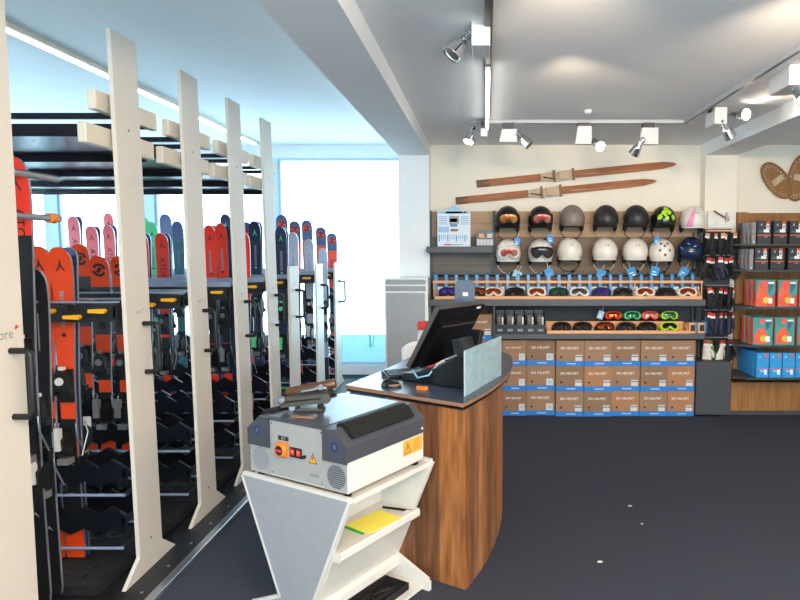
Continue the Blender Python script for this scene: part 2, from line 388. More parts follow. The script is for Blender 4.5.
# ================================================================ ski racks
YP = [2.235, 3.095, 3.765, 4.425, 5.07, 5.70, 6.585, 7.39]
XP = -1.7
def rack_unit(i, label):
    y0 = YP[i]; tall = i < 5; H = 2.605 if tall else 1.458
    w = .105 if i < 5 else .13
    t = thing('pull_out_ski_rack', label, 'ski rack', (XP, y0, 0), 0, 'pull-out ski racks')
    m = MB(); m.box((-.02, -w, .075), (0, w, H), 'post_cream')
    for yy in (-.0,): m.lathe([(.006, 0), (.006, .002)], 'binding_grey', 8, Matrix.Translation((0, yy, H - .44)) @ Matrix.Rotation(R(90), 4, 'Y'))
    m.lathe([(.007, 0), (.007, .002)], 'binding_grey', 8, Matrix.Translation((0, 0, .17)) @ Matrix.Rotation(R(90), 4, 'Y'))
    Mt = Matrix.Translation((.0012, 0, 1.30)) @ Matrix.Rotation(R(90), 4, 'Z') @ Matrix.Rotation(R(90), 4, 'X')
    k = 1 if i == 0 else .5; m.text('store', .05 * k, 'print_grey', Mt); m.flat([(.062 * k, .012 * k), (.082 * k, .02 * k), (.075 * k, .03 * k), (.064 * k, .026 * k)], Mt, 'print_red')
    m.build('post', t, bev=.006)
    m = MB()
    m.prism([(-w, .115), (-w - .135, .02), (w + .135, .02), (w, .115), (w - .004, .115), (w - .004, .074), (-w + .004, .074), (-w + .004, .115)], -.02, -.0005, 'x', 'post_cream'); m.build('foot', t)
    # handle
    m = MB(); hz = 1.12; hh = .12; px = .072
    pts = [(0, 0, hz + hh)] + [(px - .022 + .022 * math.sin(a), 0, hz + hh - .022 + .022 * math.cos(a)) for a in [R(k * 22.5) for k in range(5)]]
    pts += [(px - .022 + .022 * math.cos(a), 0, hz - hh + .022 - .022 * math.sin(a)) for a in [R(k * 22.5) for k in range(5)]] + [(0, 0, hz - hh)]
    m.M = Matrix.Translation((0, .035, 0)); m.tube(pts, .0115, 'black_metal', 10); m.M = Matrix()
    m.build('handle', t)
    L = -2.15
    if tall and i:
        for z, y1, y2, xx in ((2.28, -.15, .395, -.075), (2.115, -.255, .325, -.06)):
            m = MB(); m.box((xx - .02, y1, z - .045), (xx + .02, y2, z + .045), 'bracket_cream'); m.build('crossbar', t, bev=.006)
        m = MB(); m.box((L, .36, 2.24), (-.095, .385, 2.268), 'shelf_black'); m.box((L, .09, 2.24), (-.095, .115, 2.268), 'shelf_black'); m.build('upper_rail', t)
        m = MB(); m.box((L, -.25, 2.095), (-.082, .32, 2.112), 'shelf_black'); m.box((L, -.25, 2.112), (-.082, -.238, 2.15), 'shelf_black'); m.box((L, .308, 2.06), (-.082, .32, 2.095), 'shelf_black')
        for k in range(12):
            for yy in (-.14, .2): m.lathe([(.006, 0), (.006, -.0015)], 'print_grey', 6, Matrix.Translation((-.2 - k * .15, yy, 2.0949)))
        m.build('top_shelf', t)
    # spine
    m = MB(); m.box((L, -.012, .09), (L + .05, .012, H - .3 if tall else 1.36), 'aluminium'); m.box((L + .05, -.012, 1.27), (-.022, .012, 1.345), 'rack_black'); m.box((L + .05, -.012, .09), (-.022, .012, .16), 'rack_black')
    m.build('spine', t)
    # middle holder with stepped front, on both sides
    for s in (-1, 1):
        m = MB(); ya, yb = sorted((s * .085, s * .115)); x = -.024; k = 0
        while x > L + .05:
            x1 = max(x - .22, L + .04); f = .012 * (k % 2)
            m.prism([(x1, 1.262), (x, 1.266), (x, 1.345), (x1 + .05, 1.352), (x1, 1.338)], ya - (f if s < 0 else 0), yb + (f if s > 0 else 0), 'y', 'rack_black')
            x = x1; k += 1
        m.box((L + .04, ya, 1.3525), (-.024, yb, 1.36 if i < 3 else 1.385), 'rail_light')  # bluish window reflection put into the colour of the holder top
        for xx in (-.03, L + .06): m.box((xx - .01, min(0, ya), 1.28), (xx, max(0, yb), 1.335), 'rack_black')
        o = m.build('ski_holder', t)
        if s < 0:
            for k in range(8):
                l = MB(); l.M = Matrix.Translation((-.10 - .118 * k, -.141, 1.318 if k % 2 == 0 else 1.29))
                l.prism([(-.036, -.008), (.034, -.012), (.044, 0), (.034, .010), (-.036, .007)], -.012, .012, 'y', 'yellow'); l.build('lever', o)
    # base tray with bars and stepped tail rests
    m = MB(); m.box((L, -.32, .045), (-.05, .32, .09), 'rubber')
    for k in range(22):
        for j in range(6): m.box((L + .06 + k * .095, -.255 + j * .09, .09), (L + .09 + k * .095, -.22 + j * .09, .096), 'rubber')
    m.build('base_tray', t)
    for s in (-1, 1):
        for z0, yo in ((.24, .125), (.465, .105)):
            m = MB(); top = []; x = L + .02; n = 32; step = (-.022 - x) / n
            for k in range(n + 1): top.append((x + k * step, z0 + (.135 if k % 2 else .095)))
            lowp = [(x + k * step, z0 + (.03 if k % 2 else .0)) for k in range(n, -1, -1)]
            vs = []
            ya, yb = sorted((s * yo, s * (yo - .022))); m.prism(top + lowp, ya, yb, 'y', 'shelf_black')
            for xx in (-.024, L + .06): m.box((xx - .012, min(0, ya), z0 + .05), (xx, max(0, yb), z0 + .08), 'rack_black')
            m.build('toothed_rail', t)
        m = MB()
        for z, yo in ((.43, .115), (.185, .15)):
            m.tube([(L, s * yo, z), (-.022, s * yo, z)], .008, 'rail_light', 6)
            for xx in (-.03, L + .02): m.box((xx - .01, min(0, s * yo), z - .008), (xx, max(0, s * yo), z + .008), 'rack_black')
        m.build('side_rail', t)
    if 0 < i < 5:
        for o in t.children:
            if o.name.split('.')[0] in ('post', 'foot', 'handle'): o.rotation_euler = (0, R(-.75), 0); o.location = (.034, 0, 0)
    return t
names = ['pull-out ski rack with pale post cut by the frame edge, nearest of all', 'pull-out ski rack with tall pale post, orange skis standing in it', 'pull-out ski rack with pale tall post, second behind the orange skis',
         'pull-out ski rack with pale tall post, third behind the orange skis', 'tall pull-out ski rack beside the low racks, last with a full-height post', 'low pull-out ski rack with short pale post, nearest of the short ones',
         'low pull-out ski rack with short post, middle of the three short ones', 'low pull-out ski rack with short post, nearest to the large window']
racks = [rack_unit(i, n) for i, n in enumerate(names)]
# arms on the back of the first post
for z, rr, ring, lab in ((1.905, .016, None, 'upper grey pole holder arm above the red ski'), (1.735, .014, 'orange', 'lower pole holder arm')):
    m = MB(); m.tube([(-.12, .0, z + .02), (-.15, .2, z), (-.15, .565, z)], [rr * .8, rr * .9, rr], 'aluminium', 12); m.box((-.125, -.012, z), (-.03, .012, z + .035), 'rack_black')
    if ring: m.tube([(-.15, .50, z), (-.15, .535, z)], rr * 1.5, 'orange', 12)
    o = m.build('holder_arm', racks[0])
# floor rail in front of the racks
fr = thing('floor_rail', 'long black floor rail with silver edge along the ski racks', 'rail', (-1.6, 1.4, 0))
m = MB(); m.box((-.16, 0, 0), (.055, 6.4, .018), 'rack_black')
for k in range(24): m.lathe([(.008, .018), (.006, .021)], 'steel', 8, Matrix.Translation((.01, .2 + k * .25, 0)))
m.build('track_plate', fr)
m = MB(); m.box((.055, 0, 0), (.1, 6.4, .022), 'aluminium'); m.build('edge_strip', fr, bev=.004)

# ================================================================ skis
def arrow_logo(m, M, s, mat):
    m.flat([(0, s), (-.14 * s, .2 * s), (-.62 * s, -.7 * s), (-.3 * s, -.5 * s), (-.1 * s, -.05 * s), (.1 * s, -.05 * s), (.3 * s, -.5 * s), (.62 * s, -.7 * s), (.14 * s, .2 * s)][::-1], M, mat)
def swirl_logo(m, M, r, mat, inner=None):
    n = 20
    if inner: m.flat(circle(r * 1.15), M @ Matrix.Translation((0, 0, -.0003)), inner)
    for h in (0, 1):
        for k in range(8):
            a, c = PI * h + PI * (k + .6) / 10, PI * h + PI * (k + 1.6) / 10
            m.flat([(r * .62 * math.cos(a), r * .62 * math.sin(a)), (r * math.cos(a), r * math.sin(a)), (r * math.cos(c), r * math.sin(c)), (r * .62 * math.cos(c), r * .62 * math.sin(c))], M, mat)
    for sg in (1, -1): m.flat([(sg * .05 * r, -sg * .1 * r), (sg * .5 * r, sg * .12 * r), (sg * .15 * r, sg * .5 * r), (sg * -.25 * r, sg * .2 * r)][::sg], M, mat)
def half_width(u, wt, ww, ws, blunt):
    if u < .5: w = wt + (ww - wt) * math.sin(u * PI)
    else: w = ww + (ws - ww) * math.sin((min(u, .93) - .5) / .43 * PI / 2) ** 1.6
    if u > .95: w *= max(.0, 1 - ((u - .95) / .05) ** blunt) ** .5
    if u < .012: w *= .86 + 11.6 * u
    return w
SKI = {}
def ski_meshes(kind, L, W, bands, logo, bcol, seed):
    key = (kind, round(L, 3))
    m = MB(); ws = W / 2; wt = W * .44; ww = W * .33; n = 46; blunt = 3.2 if logo == 'swirl' else 2.4
    us = [k / 40 * .95 for k in range(41)] + [.962, .974, .984, .992, .997, 1.0]
    def yb(u): return -.022 * max(0, (u - .9) / .1) ** 2
    vs = []
    for u in us:
        h = max(half_width(u, wt, ww, ws, blunt), .002); z = u * L; y = yb(u)
        vs += [(-h, y - .009, z), (h, y - .009, z), (h, y + .004, z), (-h, y + .004, z)]
    fs = []; ms = []
    for i in range(len(us) - 1):
        um = (us[i] + us[i + 1]) / 2; mat = next(mm for e, mm in bands if um <= e); o = 4 * i
        fs += [(o, o + 1, o + 5, o + 4), (o + 2, o + 3, o + 7, o + 6), (o + 1, o + 2, o + 6, o + 5), (o + 3, o, o + 4, o + 7)]; ms += [mat, 'ski_navy' if um < .97 else 'ski_slate', 'ski_edge', 'ski_edge']
    fs += [(0, 3, 2, 1), (4 * (len(us) - 1), 4 * (len(us) - 1) + 1, 4 * (len(us) - 1) + 2, 4 * (len(us) - 1) + 3)]; ms += ['ski_navy', bands[-1][1]]
    m.add(vs, fs, ms)
    pc = logo_col(kind)
    def on(z, rot=0.0):
        s = (yb(z / L + .004) - yb(z / L - .004)) / (.008 * L)
        return Matrix.Translation((0, yb(z / L) - .0115, z)) @ Matrix.Rotation(R(90) - math.atan(s), 4, 'X') @ Matrix.Rotation(rot, 4, 'Z')
    if logo == 'arrow' or logo == 'arrowtext':
        arrow_logo(m, on(L * .94), W * .36, pc)
        if logo == 'arrowtext': m.text('ATOMIC', W * .62, pc, on(L * .945 - W * 2.2, R(-90)))
        else: [m.flat([(-W * .1, -.007), (W * .1, -.007), (W * .1, .004), (-W * .1, .004)], on(L * .945 - W * 1.2 - k * .016), 'print_grey') for k in range(11)]; m.flat(circle(W * .1, 10), on(L * .945 - W * 3.1), pc)
    if logo == 'swirl':
        if kind in ('bliz',): swirl_logo(m, on(L * .945), W * .36, 'print_black')
        else: swirl_logo(m, on(L * .948), W * .30, 'print_black', 'ski_red_glare')
        
        if kind == 'blizred': m.text('QUATTRO', W * .45, 'ski_navy', on(L * .945 - W * 2.9, R(-90)))
        else: m.flat([(-W * .18, -.1), (W * .18, -.1), (W * .18, .06), (-W * .18, .06)], on(L * .945 - W * 2.2), 'ski_black')
    if logo == 'plain':
        m.flat(circle(W * .07, 10), on(L * .9), 'print_grey'); m.flat(circle(W * .1, 10), on(L * .72), 'print_black')
        m.flat([(-.003, -.08), (.003, -.08), (.003, .08), (-.003, .08)], on(L * .81), 'print_grey')
    # chevrons lower down
    for q in (.30, .2): m.flat([(-W * .2, 0), (0, W * .25), (W * .2, 0), (0, W * .12)], on(L * q), 'print_grey')
    body = m
    t = MB()                                     # toe piece
    zt = L * .57
    t.box((-.036, -.022, zt - .09), (.036, -.0095, zt + .07), 'binding_black'); t.prism([(-.034, zt - .03), (.034, zt - .03), (.028, zt + .05), (.012, zt + .07), (-.012, zt + .07), (-.028, zt + .05)], -.062, -.022, 'y', 'binding_black')
    t.lathe([(.02, 0), (.018, .008)], bcol, 12, face(0, -.062, zt + .018)); t.box((-.044, -.06, zt - .05), (-.024, -.03, zt - .02), 'binding_black'); t.box((.024, -.06, zt - .05), (.044, -.03, zt - .02), 'binding_black')
    t.box((-.012, -.05, zt + .07), (.012, -.03, zt + .085), bcol)
    h = MB(); zh = L * .39                        # heel piece
    h.box((-.034, -.02, zh - .12), (.034, -.0095, zh + .1), 'binding_black'); h.prism([(-.095, zh - .05), (-.02, zh - .08), (-.02, zh + .05), (-.06, zh + .045), (-.1, zh + .02)], -.03, .03, 'x', 'binding_black')
    h.box((-.016, -.112, zh - .03), (.016, -.085, zh + .075), bcol); h.box((-.026, -.07, zh - .11), (.026, -.02, zh - .08), 'binding_grey')
    for s in (-1, 1): h.tube([(s * .04, -.02, zh + .08), (s * .05, -.03, zh + .02), (s * .05, .03, zh - .09)], .004, 'steel', 6); h.box((s * .05 - .006, .02, zh - .12), (s * .05 + .006, .04, zh - .08), 'binding_black')
    return body, t, h
def logo_col(kind): return {'navy': 'print_green', 'green': 'ski_navy', 'bliz': 'print_black'}.get(kind, 'print_black')
KINDS = {
    'orange': ([(.1, 'ski_orange'), (.34, 'ski_black'), (1, 'ski_orange')], 'arrow', 'binding_white'),
    'bliz': ([(.08, 'ski_black'), (.22, 'ski_grey'), (.26, 'ski_orange'), (.44, 'ski_black'), (.53, 'ski_orange'), (.62, 'ski_black'), (.70, 'ski_orange'), (.885, 'ski_grey'), (1, 'ski_orange')], 'swirl', 'binding_grey'),
    'red': ([(.3, 'ski_red'), (.36, 'ski_black'), (.45, 'ski_red'), (.66, 'ski_black'), (1, 'ski_red')], 'arrow', 'binding_grey'),
    'redtext': ([(.4, 'ski_red'), (.5, 'ski_black'), (1, 'ski_red')], 'arrowtext', 'binding_grey'),
    'coral': ([(.45, 'ski_red'), (.6, 'ski_black'), (1, 'ski_coral')], 'arrowtext', 'binding_white'),  # red ski, window glare put into its pinker upper end
    'navy': ([(.16, 'print_green'), (1, 'ski_navy')], 'arrow', 'ski_green'),
    'green': ([(.2, 'ski_navy'), (1, 'ski_green')], 'arrow', 'ski_green'),
    'slate': ([(1, 'ski_slate')], 'plain', 'binding_grey'),
    'teal': ([(.9, 'ski_teal'), (1, 'ski_slate')], 'plain', 'binding_grey'),
    'blizred': ([(.3, 'ski_red_glare'), (.62, 'ski_navy'), (.875, 'ski_red_glare'), (1, 'ski_slate')], 'swirl', 'binding_grey'),
    'tall': ([(.83, 'ski_black'), (1, 'ski_red')], 'arrowtext', 'binding_white'),
    'dark': ([(1, 'ski_black')], 'plain', 'binding_white'),
    'silver': ([(.2, 'ski_grey'), (1, 'ski_silver')], 'plain', 'binding_white'),
}
def ski(kind, px, py, Y, W, label, twin=None, lean=0.0, zb=.098):
    p = at(px, py, Y); L = p.z - zb
    bands, logo, bcol = KINDS[kind]
    t = thing('ski', label, 'ski', (p.x, Y, zb), 0, 'skis in the racks')
    b, a, h = ski_meshes(kind, L, W, bands, logo, bcol, px)
    b.build('ski_board', t); a.build('toe_binding', t); h.build('heel_binding', t)
    t.rotation_euler = (0, R(lean), 0)
    if twin:
        q = dup(t, 'partner ski tucked base to base behind ' + twin, (p.x + .006, Y + .016, zb), (0, R(lean), PI))
    return t
F = -.055                                    # skis stand just behind the front holder of a rack
y1, y2, y3, y4, yA, yB, yD = [YP[k] + F for k in (1, 2, 3, 4, 5, 6, 7)]
ski('orange', 40, 246, y1, .115, 'orange ski with black arrow logo beside the near post, half hidden by bindings')
ski('orange', 61, 247, y1, .108, 'orange ski with wide rounded end and black arrow logo, in the nearest row', 'the orange ski with the arrow logo')
ski('bliz', 81, 244, y2, .105, 'orange and black ski with round swirl logo, taller of the two swirl skis', None)
ski('bliz', 100, 256, y2, .11, 'orange and black ski with round swirl logo, lower of the two swirl skis', None)
ski('bliz', 121, 256, y2, .105, 'orange and black ski mostly hidden behind the second pale post')
ski('coral', 74, 216, yA, .1, 'glare-paled red ski with arrow logo, tallest of three behind the orange skis', 'the tallest glare-paled ski')
ski('coral', 92, 226, yA, .105, 'glare-paled red ski with arrow logo, middle of three behind the orange skis', 'the middle glare-paled ski')
ski('coral', 109, 225, yA, .1, 'glare-paled red ski with arrow logo beside the second post, behind swirl skis', 'the glare-paled ski by the post')
ski('coral', 109, 213, yB, .1, 'short glimpse of glare-paled red ski tip highest beside the second post')
ski('redtext', 142, 233, y4, .1, 'red ski with arrow logo beside the second post, partly behind it', 'the red ski at the second post')
ski('redtext', 162, 233, y4, .1, 'red ski with large dark lettering between second and third posts', 'the red ski with large lettering')
ski('green', 145, 217, yA, .1, 'mint green ski tip rising behind the second post')
ski('green', 152.5, 222, yA, .1, 'mint green ski with dark arrow logo behind the lettered red ski')
ski('slate', 166, 214, yB, .12, 'slate blue ski, tallest one between second and third posts')
ski('teal', 178, 221, yA, .1, 'dark teal ski with slate tip beside the third post')
ski('red', 210, 225, y4, .092, 'red ski with small arrow logo just past the third post', 'the red ski past the third post')
ski('red', 225, 223, y4, .092, 'red ski with small arrow logo beside the fourth post', 'the red ski beside the fourth post', -1)
ski('navy', 226, 214, yB, .11, 'navy ski tip with green mark above the red ski at the fourth post')
ski('slate', 217, 238, y4 + .11, .1, 'slate ski in shade between the two red skis')
ski('red', 244, 232, y4, .092, 'red ski half hidden at the edge of the fourth post')
ski('blizred', 247, 222, yA + .12, .1, 'blue and red ski tip peeking out behind the fourth post')
ski('navy', 255, 221, yA, .1, 'navy ski with green arrow logo between fourth and fifth posts', 'the navy ski before the fifth post')
ski('navy', 281, 227, yA, .1, 'navy ski with green arrow logo just past the fifth post', 'the navy ski past the fifth post')
ski('blizred', 282, 215, yB, .115, 'blue and red ski with round logo above the navy ski')
ski('blizred', 295, 221, yB + .1, .115, 'blue and red ski with round logo behind the first silver ski')
ski('blizred', 307, 220, yD, .12, 'blue and red ski with round logo behind the second silver ski')
ski('blizred', 321, 227, yD + .11, .12, 'blue and red ski with round logo behind the third silver ski')
ski('blizred', 332, 233, yD + .3, .12, 'blue and red ski closest to the large window')
ski('silver', 293, 232, YP[5] + .30, .1, 'plain silver ski rising behind the first short post')
ski('silver', 309, 239, YP[6] + .16, .1, 'plain silver ski rising behind the second short post')
ski('silver', 323, 248, YP[7] - .22, .1, 'plain silver ski rising behind the third short post')
ski('tall', 17, 157, YP[0] + .40, .1, 'tall red ski with arrow logo standing behind the nearest post')
ski('dark', 37, 268, YP[0] + .47, .09, 'black-fitted ski standing low between the nearest post and orange skis')
# ================================================================ helmet wall, goggle shelves and cartons
YB = 6.44                                    # face of the slatted back panel
ZTOP = at(560, 211, YB).z
XA, XE = at(429, 250, YB).x, at(700, 250, YB).x
XM = at(494, 250, YB).x
su = thing('display_wall_unit', 'long grey and wood display wall unit holding helmets, goggles and cartons', 'display unit', ((XA + XE) / 2, YB, 0))
m = MB(); ZH = at(560, 226, YB).z; z = .05
while z < ZTOP - .001:
    z1 = min(z + .14, ZTOP); pale = z1 > ZH
    m.box((XA, YB, z), (XM, YW - .003, z1 - .004), 'panel_pale' if pale else 'panel_taupe')
    m.box((XM, YB, z), (XE, YW - .003, z1 - .004), 'panel_pale' if pale else ('panel_brown' if z > 1.2 else 'shelf_inner'))  # shade below the goggle shelf put into the panel colour
    z = z1
m.box((XA, YB + .012, .0), (XE, YW - .003, ZTOP - .004), 'shelf_inner')
m.build('back_panel', su, world=True)
def upright(x, z0, z1, name='upright'):
    m = MB(); m.box((x - .016, YB - .035, z0), (x + .016, YB, z1), 'shelf_grey')
    for k in range(int((z1 - z0) / .05)): m.box((x - .005, YB - .0356, z0 + .02 + k * .05), (x + .005, YB - .035, z0 + .045 + k * .05), 'print_black')
    m.build(name, su, world=True)
upright(XA + .017, .0, ZTOP); upright(XM, .0, ZTOP); upright(XE - .017, .0, ZTOP)
YS = 6.03
# small left shelf
zs = at(460, 247, 6.17).z
m = MB(); m.box((XA, 6.17, zs - .05), (XM - .02, YB - .036, zs), 'shelf_grey'); m.box((XA, 6.16, zs - .055), (XM - .02, 6.17, zs + .004), 'shelf_grey'); m.build('small_shelf', su, bev=.003, world=True)
# goggle shelf
G0 = at(429, 300, YS).x; G1 = at(706, 300, YS).x
zg = at(560, 299.5, YS).z
m = MB(); m.box((G0, YS, zg - .062), (G1, YB - .036, zg), 'shelf_grey'); m.build('goggle_shelf', su, bev=.003, world=True)
def tray(x0, x1, z, front, back, h, hb, mname):
    m = MB(); m.box((x0, front, z + .001), (x1, front + .012, z + h), 'tray_wood'); m.box((x0, front + .012, z + .001), (x1, back, z + .012), 'tray_wood')
    m.box((x0, back, z + .001), (x1, back + .012, z + hb), 'tray_wood')
    for x in (x0, x1 - .012): m.prism([(front + .012, z + .012), (back, z + .012), (back, z + hb), (front + .012, z + h)], x, x + .012, 'x', 'tray_wood')
    return m.build(mname, su, world=True)
tray(G0 + .05, G1 - .03, zg, YS + .02, 6.26, .03, .155, 'wooden_tray')
# lower shelf
zl = at(600, 334, YS).z; L0 = at(495, 334, YS).x
m = MB(); m.box((L0, YS, zl - .05), (G1, YB - .036, zl), 'shelf_grey'); m.box((L0 - .02, YS + .02, zl - .05), (L0, YB - .036, zg - .062), 'shelf_side'); m.build('lower_shelf', su, bev=.003, world=True)
LT0 = at(547, 334, YS).x
tray(LT0, at(690, 330, YS).x, zl, YS + .02, 6.22, .03, .10, 'wooden_tray')
# end panel on the right, by the gloves
m = MB(); xa, xb = at(696, 390, 6.05).x, at(731, 390, 6.05).x
m.box((xa, 6.05, .02), (xb, YC - .005, at(700, 362, 6.05).z), 'shelf_side'); m.build('end_panel', su, bev=.004, world=True)
m = MB(); x = at(697, 250, 6.2).x; m.box((x + .03, 6.405, at(700, 232, 6.2).z - .9), (x + .045, YB + .02, at(700, 232, 6.2).z), 'shelf_grey'); m.build('side_panel', su, world=True)

# ---- cartons
def carton(w, h, d, tone, dark_label):
    t = thing('helmet_box', 'x', 'box'); m = MB(); bb = h * .19
    m.box((-w / 2, 0, bb), (w / 2, d, h), tone); m.box((-w / 2, 0, 0), (w / 2, d, bb), 'carton_blue')
    m.text('SKI HELMET', w * .125, 'print_white', face(-.005, -.0008, h * .70))
    m.flat([(-w * .17, -.006), (w * .17, -.006), (w * .17, .006), (-w * .17, .006)], face(w * .04, -.0008, bb * .5), 'tag_pale')
    m.flat(circle(w * .04, 10), face(-w * .32, -.0008, h * .35), 'print_black')
    m.flat([(0, bb - .0), (-.0, bb + .001), (w, bb + .001), (w, bb)], face(-w / 2, -.0007, 0), 'carton_blue')
    m.box((-w / 2, -.0006, h - .004), (w / 2, 0, h), 'carton_dark')
    m.build('carton', t)
    m = MB(); lw = w * .24; x0 = w * .19; z0 = bb + .003
    m.box((x0, -.0016, z0), (x0 + lw, -.0003, z0 + h * .27), 'label_grey')
    if dark_label: m.box((x0, -.0022, z0 + h * .15), (x0 + lw, -.0016, z0 + h * .18), 'print_black'); m.box((x0, -.0022, z0 + h * .23), (x0 + lw, -.0016, z0 + h * .27), 'print_grey')
    else: m.box((x0 + lw * .25, -.0022, z0 + h * .08), (x0 + lw * .7, -.0016, z0 + h * .2), 'tag_pale')
    m.build('address_label', t)
    return t
cols = [475.5, 502, 526.5, 555.5, 583.5, 611.5, 639.5, 667, 694]
base_y = [416.5, 391.5, 366.5]
HB = at(600, 391.5, 6.07).z - at(600, 416.5, 6.07).z
rows = ['bottom', 'middle', 'top']
protos = {}
rb = random.Random(4)
for c in range(8):
    x0 = at(cols[c], 400, 6.08).x; x1 = at(cols[c + 1], 400, 6.08).x; w = x1 - x0 - .004
    for r in range(3):
        tone = ['carton', 'carton_dark', 'carton'][(c + r) % 3]
        if (c, r) in ((5, 0), (7, 0), (7, 1), (4, 1)): tone = 'carton_warm'
        key = (round(w, 2), tone, c > 2)
        p = (( x0 + x1) / 2, 6.07 + rb.uniform(-.012, .012) + (.03 if c < 3 else 0), r * (HB + .0006) + .001)
        lab = 'brown ski helmet box, %s row, %s' % (rows[r], 'beside the gloves rack end' if c == 7 else ('at the counter end of the row' if c == 0 else '%s column from the gloves end' % ORD[7 - c]))
        if key not in protos:
            protos[key] = carton(w, HB, .3, tone, c > 2); o = protos[key]; o.location = p; o['label'] = lab; o['group'] = 'ski helmet boxes under the shelves'
        else: dup(protos[key], lab, p)
x0, x1 = at(474, 330, 6.1).x, at(492.5, 330, 6.1).x
m = MB(); m.box((x0 - .06, 6.1, 3 * (HB + .0006) + .003), (x1, 6.4, 3 * (HB + .0006) + HB * 1.05), 'carton')
o = carton(.24, HB, .3, 'carton', True); o.location = (x1 - .121, 6.1, 3 * (HB + .0006) + .003); o['label'] = 'brown ski helmet box on top of the stack behind the monitor'; o['group'] = 'ski helmet boxes under the shelves'

# ---- helmets
def helmet(shell, strap, style):
    t = thing('ski_helmet', 'x', 'helmet')
    rx, ry, rz = .122, .142, .135
    def edge(u):                                     # lower rim height by angle, front is -y
        a = 2 * PI * u; f = -math.sin(a)             # 1 at the front
        return -.035 + .035 * max(0, f) ** 2 - .035 * (1 - abs(f)) - .02 * max(0, -f)
    m = MB()
    def fn(u, v):
        a = 2 * PI * u; e = edge(u)
        top = PI / 2; low = math.asin(max(-1, min(1, e / rz))); q = top + (low - top) * v
        return Vector((rx * math.cos(q) * math.cos(a), ry * math.cos(q) * math.sin(a), rz * math.sin(q)))
    nu, nv = 40, 14
    vs = [fn(i / nu, j / nv) for j in range(nv + 1) for i in range(nu)]
    fs = [(j * nu + (i + 1) % nu, j * nu + i, (j + 1) * nu + i, (j + 1) * nu + (i + 1) % nu) for j in range(nv) for i in range(nu)]
    mats = []
    rr = random.Random(11)
    for j in range(nv):
        for i in range(nu):
            c = shell
            if style == 'pinkstripe' and 25 <= i <= 27: c = 'helmet_pink'
            if style == 'rim' and j >= nv - 1: c = 'print_black'
            mats.append(c)
    m.add(vs, fs, mats, True)
    # front peak rim
    rim = [fn(k / 40, 1.0) * 1.012 for k in range(41)]
    m.tube(rim, .006, 'lining' if shell != 'helmet_white' else shell, 6, cap=False)
    def on_shell(az, el, r):
        a = R(az); q = R(el); n = Vector((math.cos(q) * math.cos(a) / rx, math.cos(q) * math.sin(a) / ry, math.sin(q) / rz)).normalized()
        p = Vector((rx * math.cos(q) * math.cos(a), ry * math.cos(q) * math.sin(a), rz * math.sin(q)))
        M = Matrix.Translation(p + n * .0012) @ n.to_track_quat('Z', 'Y').to_matrix().to_4x4()
        return M
    if style == 'vents':
        for az, el in ((-90, 62), (-60, 40), (-90, 25), (-120, 40), (-45, 68), (-135, 68)): m.flat(circle(.014, 12), on_shell(az, el, .01), 'panel_brown')
    elif style == 'lime':
        for az, el, s in ((-65, 62, 1.3), (-115, 60, 1.3), (-90, 38, 1), (-50, 36, 1.2), (-130, 36, 1.3), (-90, 80, 1.3), (-100, 52, .8)):
            m.flat([(-.016 * s, -.02 * s), (.012 * s, -.016 * s), (.018 * s, .01 * s), (0, .024 * s), (-.018 * s, .014 * s)], on_shell(az, el, .01), 'lime')
    elif style == 'swirl':
        for az, el in ((-70, 50), (-100, 30), (-120, 60)): m.flat([(-.018, -.002), (.012, -.005), (.018, .002), (-.004, .006)], on_shell(az, el, .01), 'tag_pale')
        m.flat([(-.026, -.006), (.026, -.004), (.018, .008), (-.018, .007)], on_shell(-150, 30, .01), 'tag_blue')
    else:
        for az in (-78, -102): m.flat(circle(.006, 8), on_shell(az, 60, .01), 'print_black')
    m.build('shell', t, solid=.006)
    m = MB(); 
    m.grid(lambda u, v: Vector((.9 * fn(u, v).x, .9 * fn(u, v).y, .9 * fn(u, v).z - .004)), 28, 8, 'lining', True, True)
    for s in (-1, 1): m.ball((s * .098, -.0, -.085), (.022, .045, .05), 'lining', 12)
    m.ball((0, .11, -.06), (.07, .02, .04), 'lining', 12)
    m.build('lining', t)
    m = MB()
    pts = [(-.108, -.01, -.10), (-.095, -.03, -.15), (-.055, -.055, -.185), (0, -.065, -.195), (.055, -.055, -.185), (.095, -.03, -.15), (.108, -.01, -.10)]
    m.tube(pts, .0085, strap, 8, flat=.5); m.cbox((.04, -.06, -.19), (.035, .014, .02), 'strap_black'); m.build('chin_strap', t)
    # wire hook holding it
    m = MB(); m.tube([(0, .10, .02), (0, .14, .0), (0, .182, -.03)], .004, 'steel', 6); m.build('hook', t)
    return t
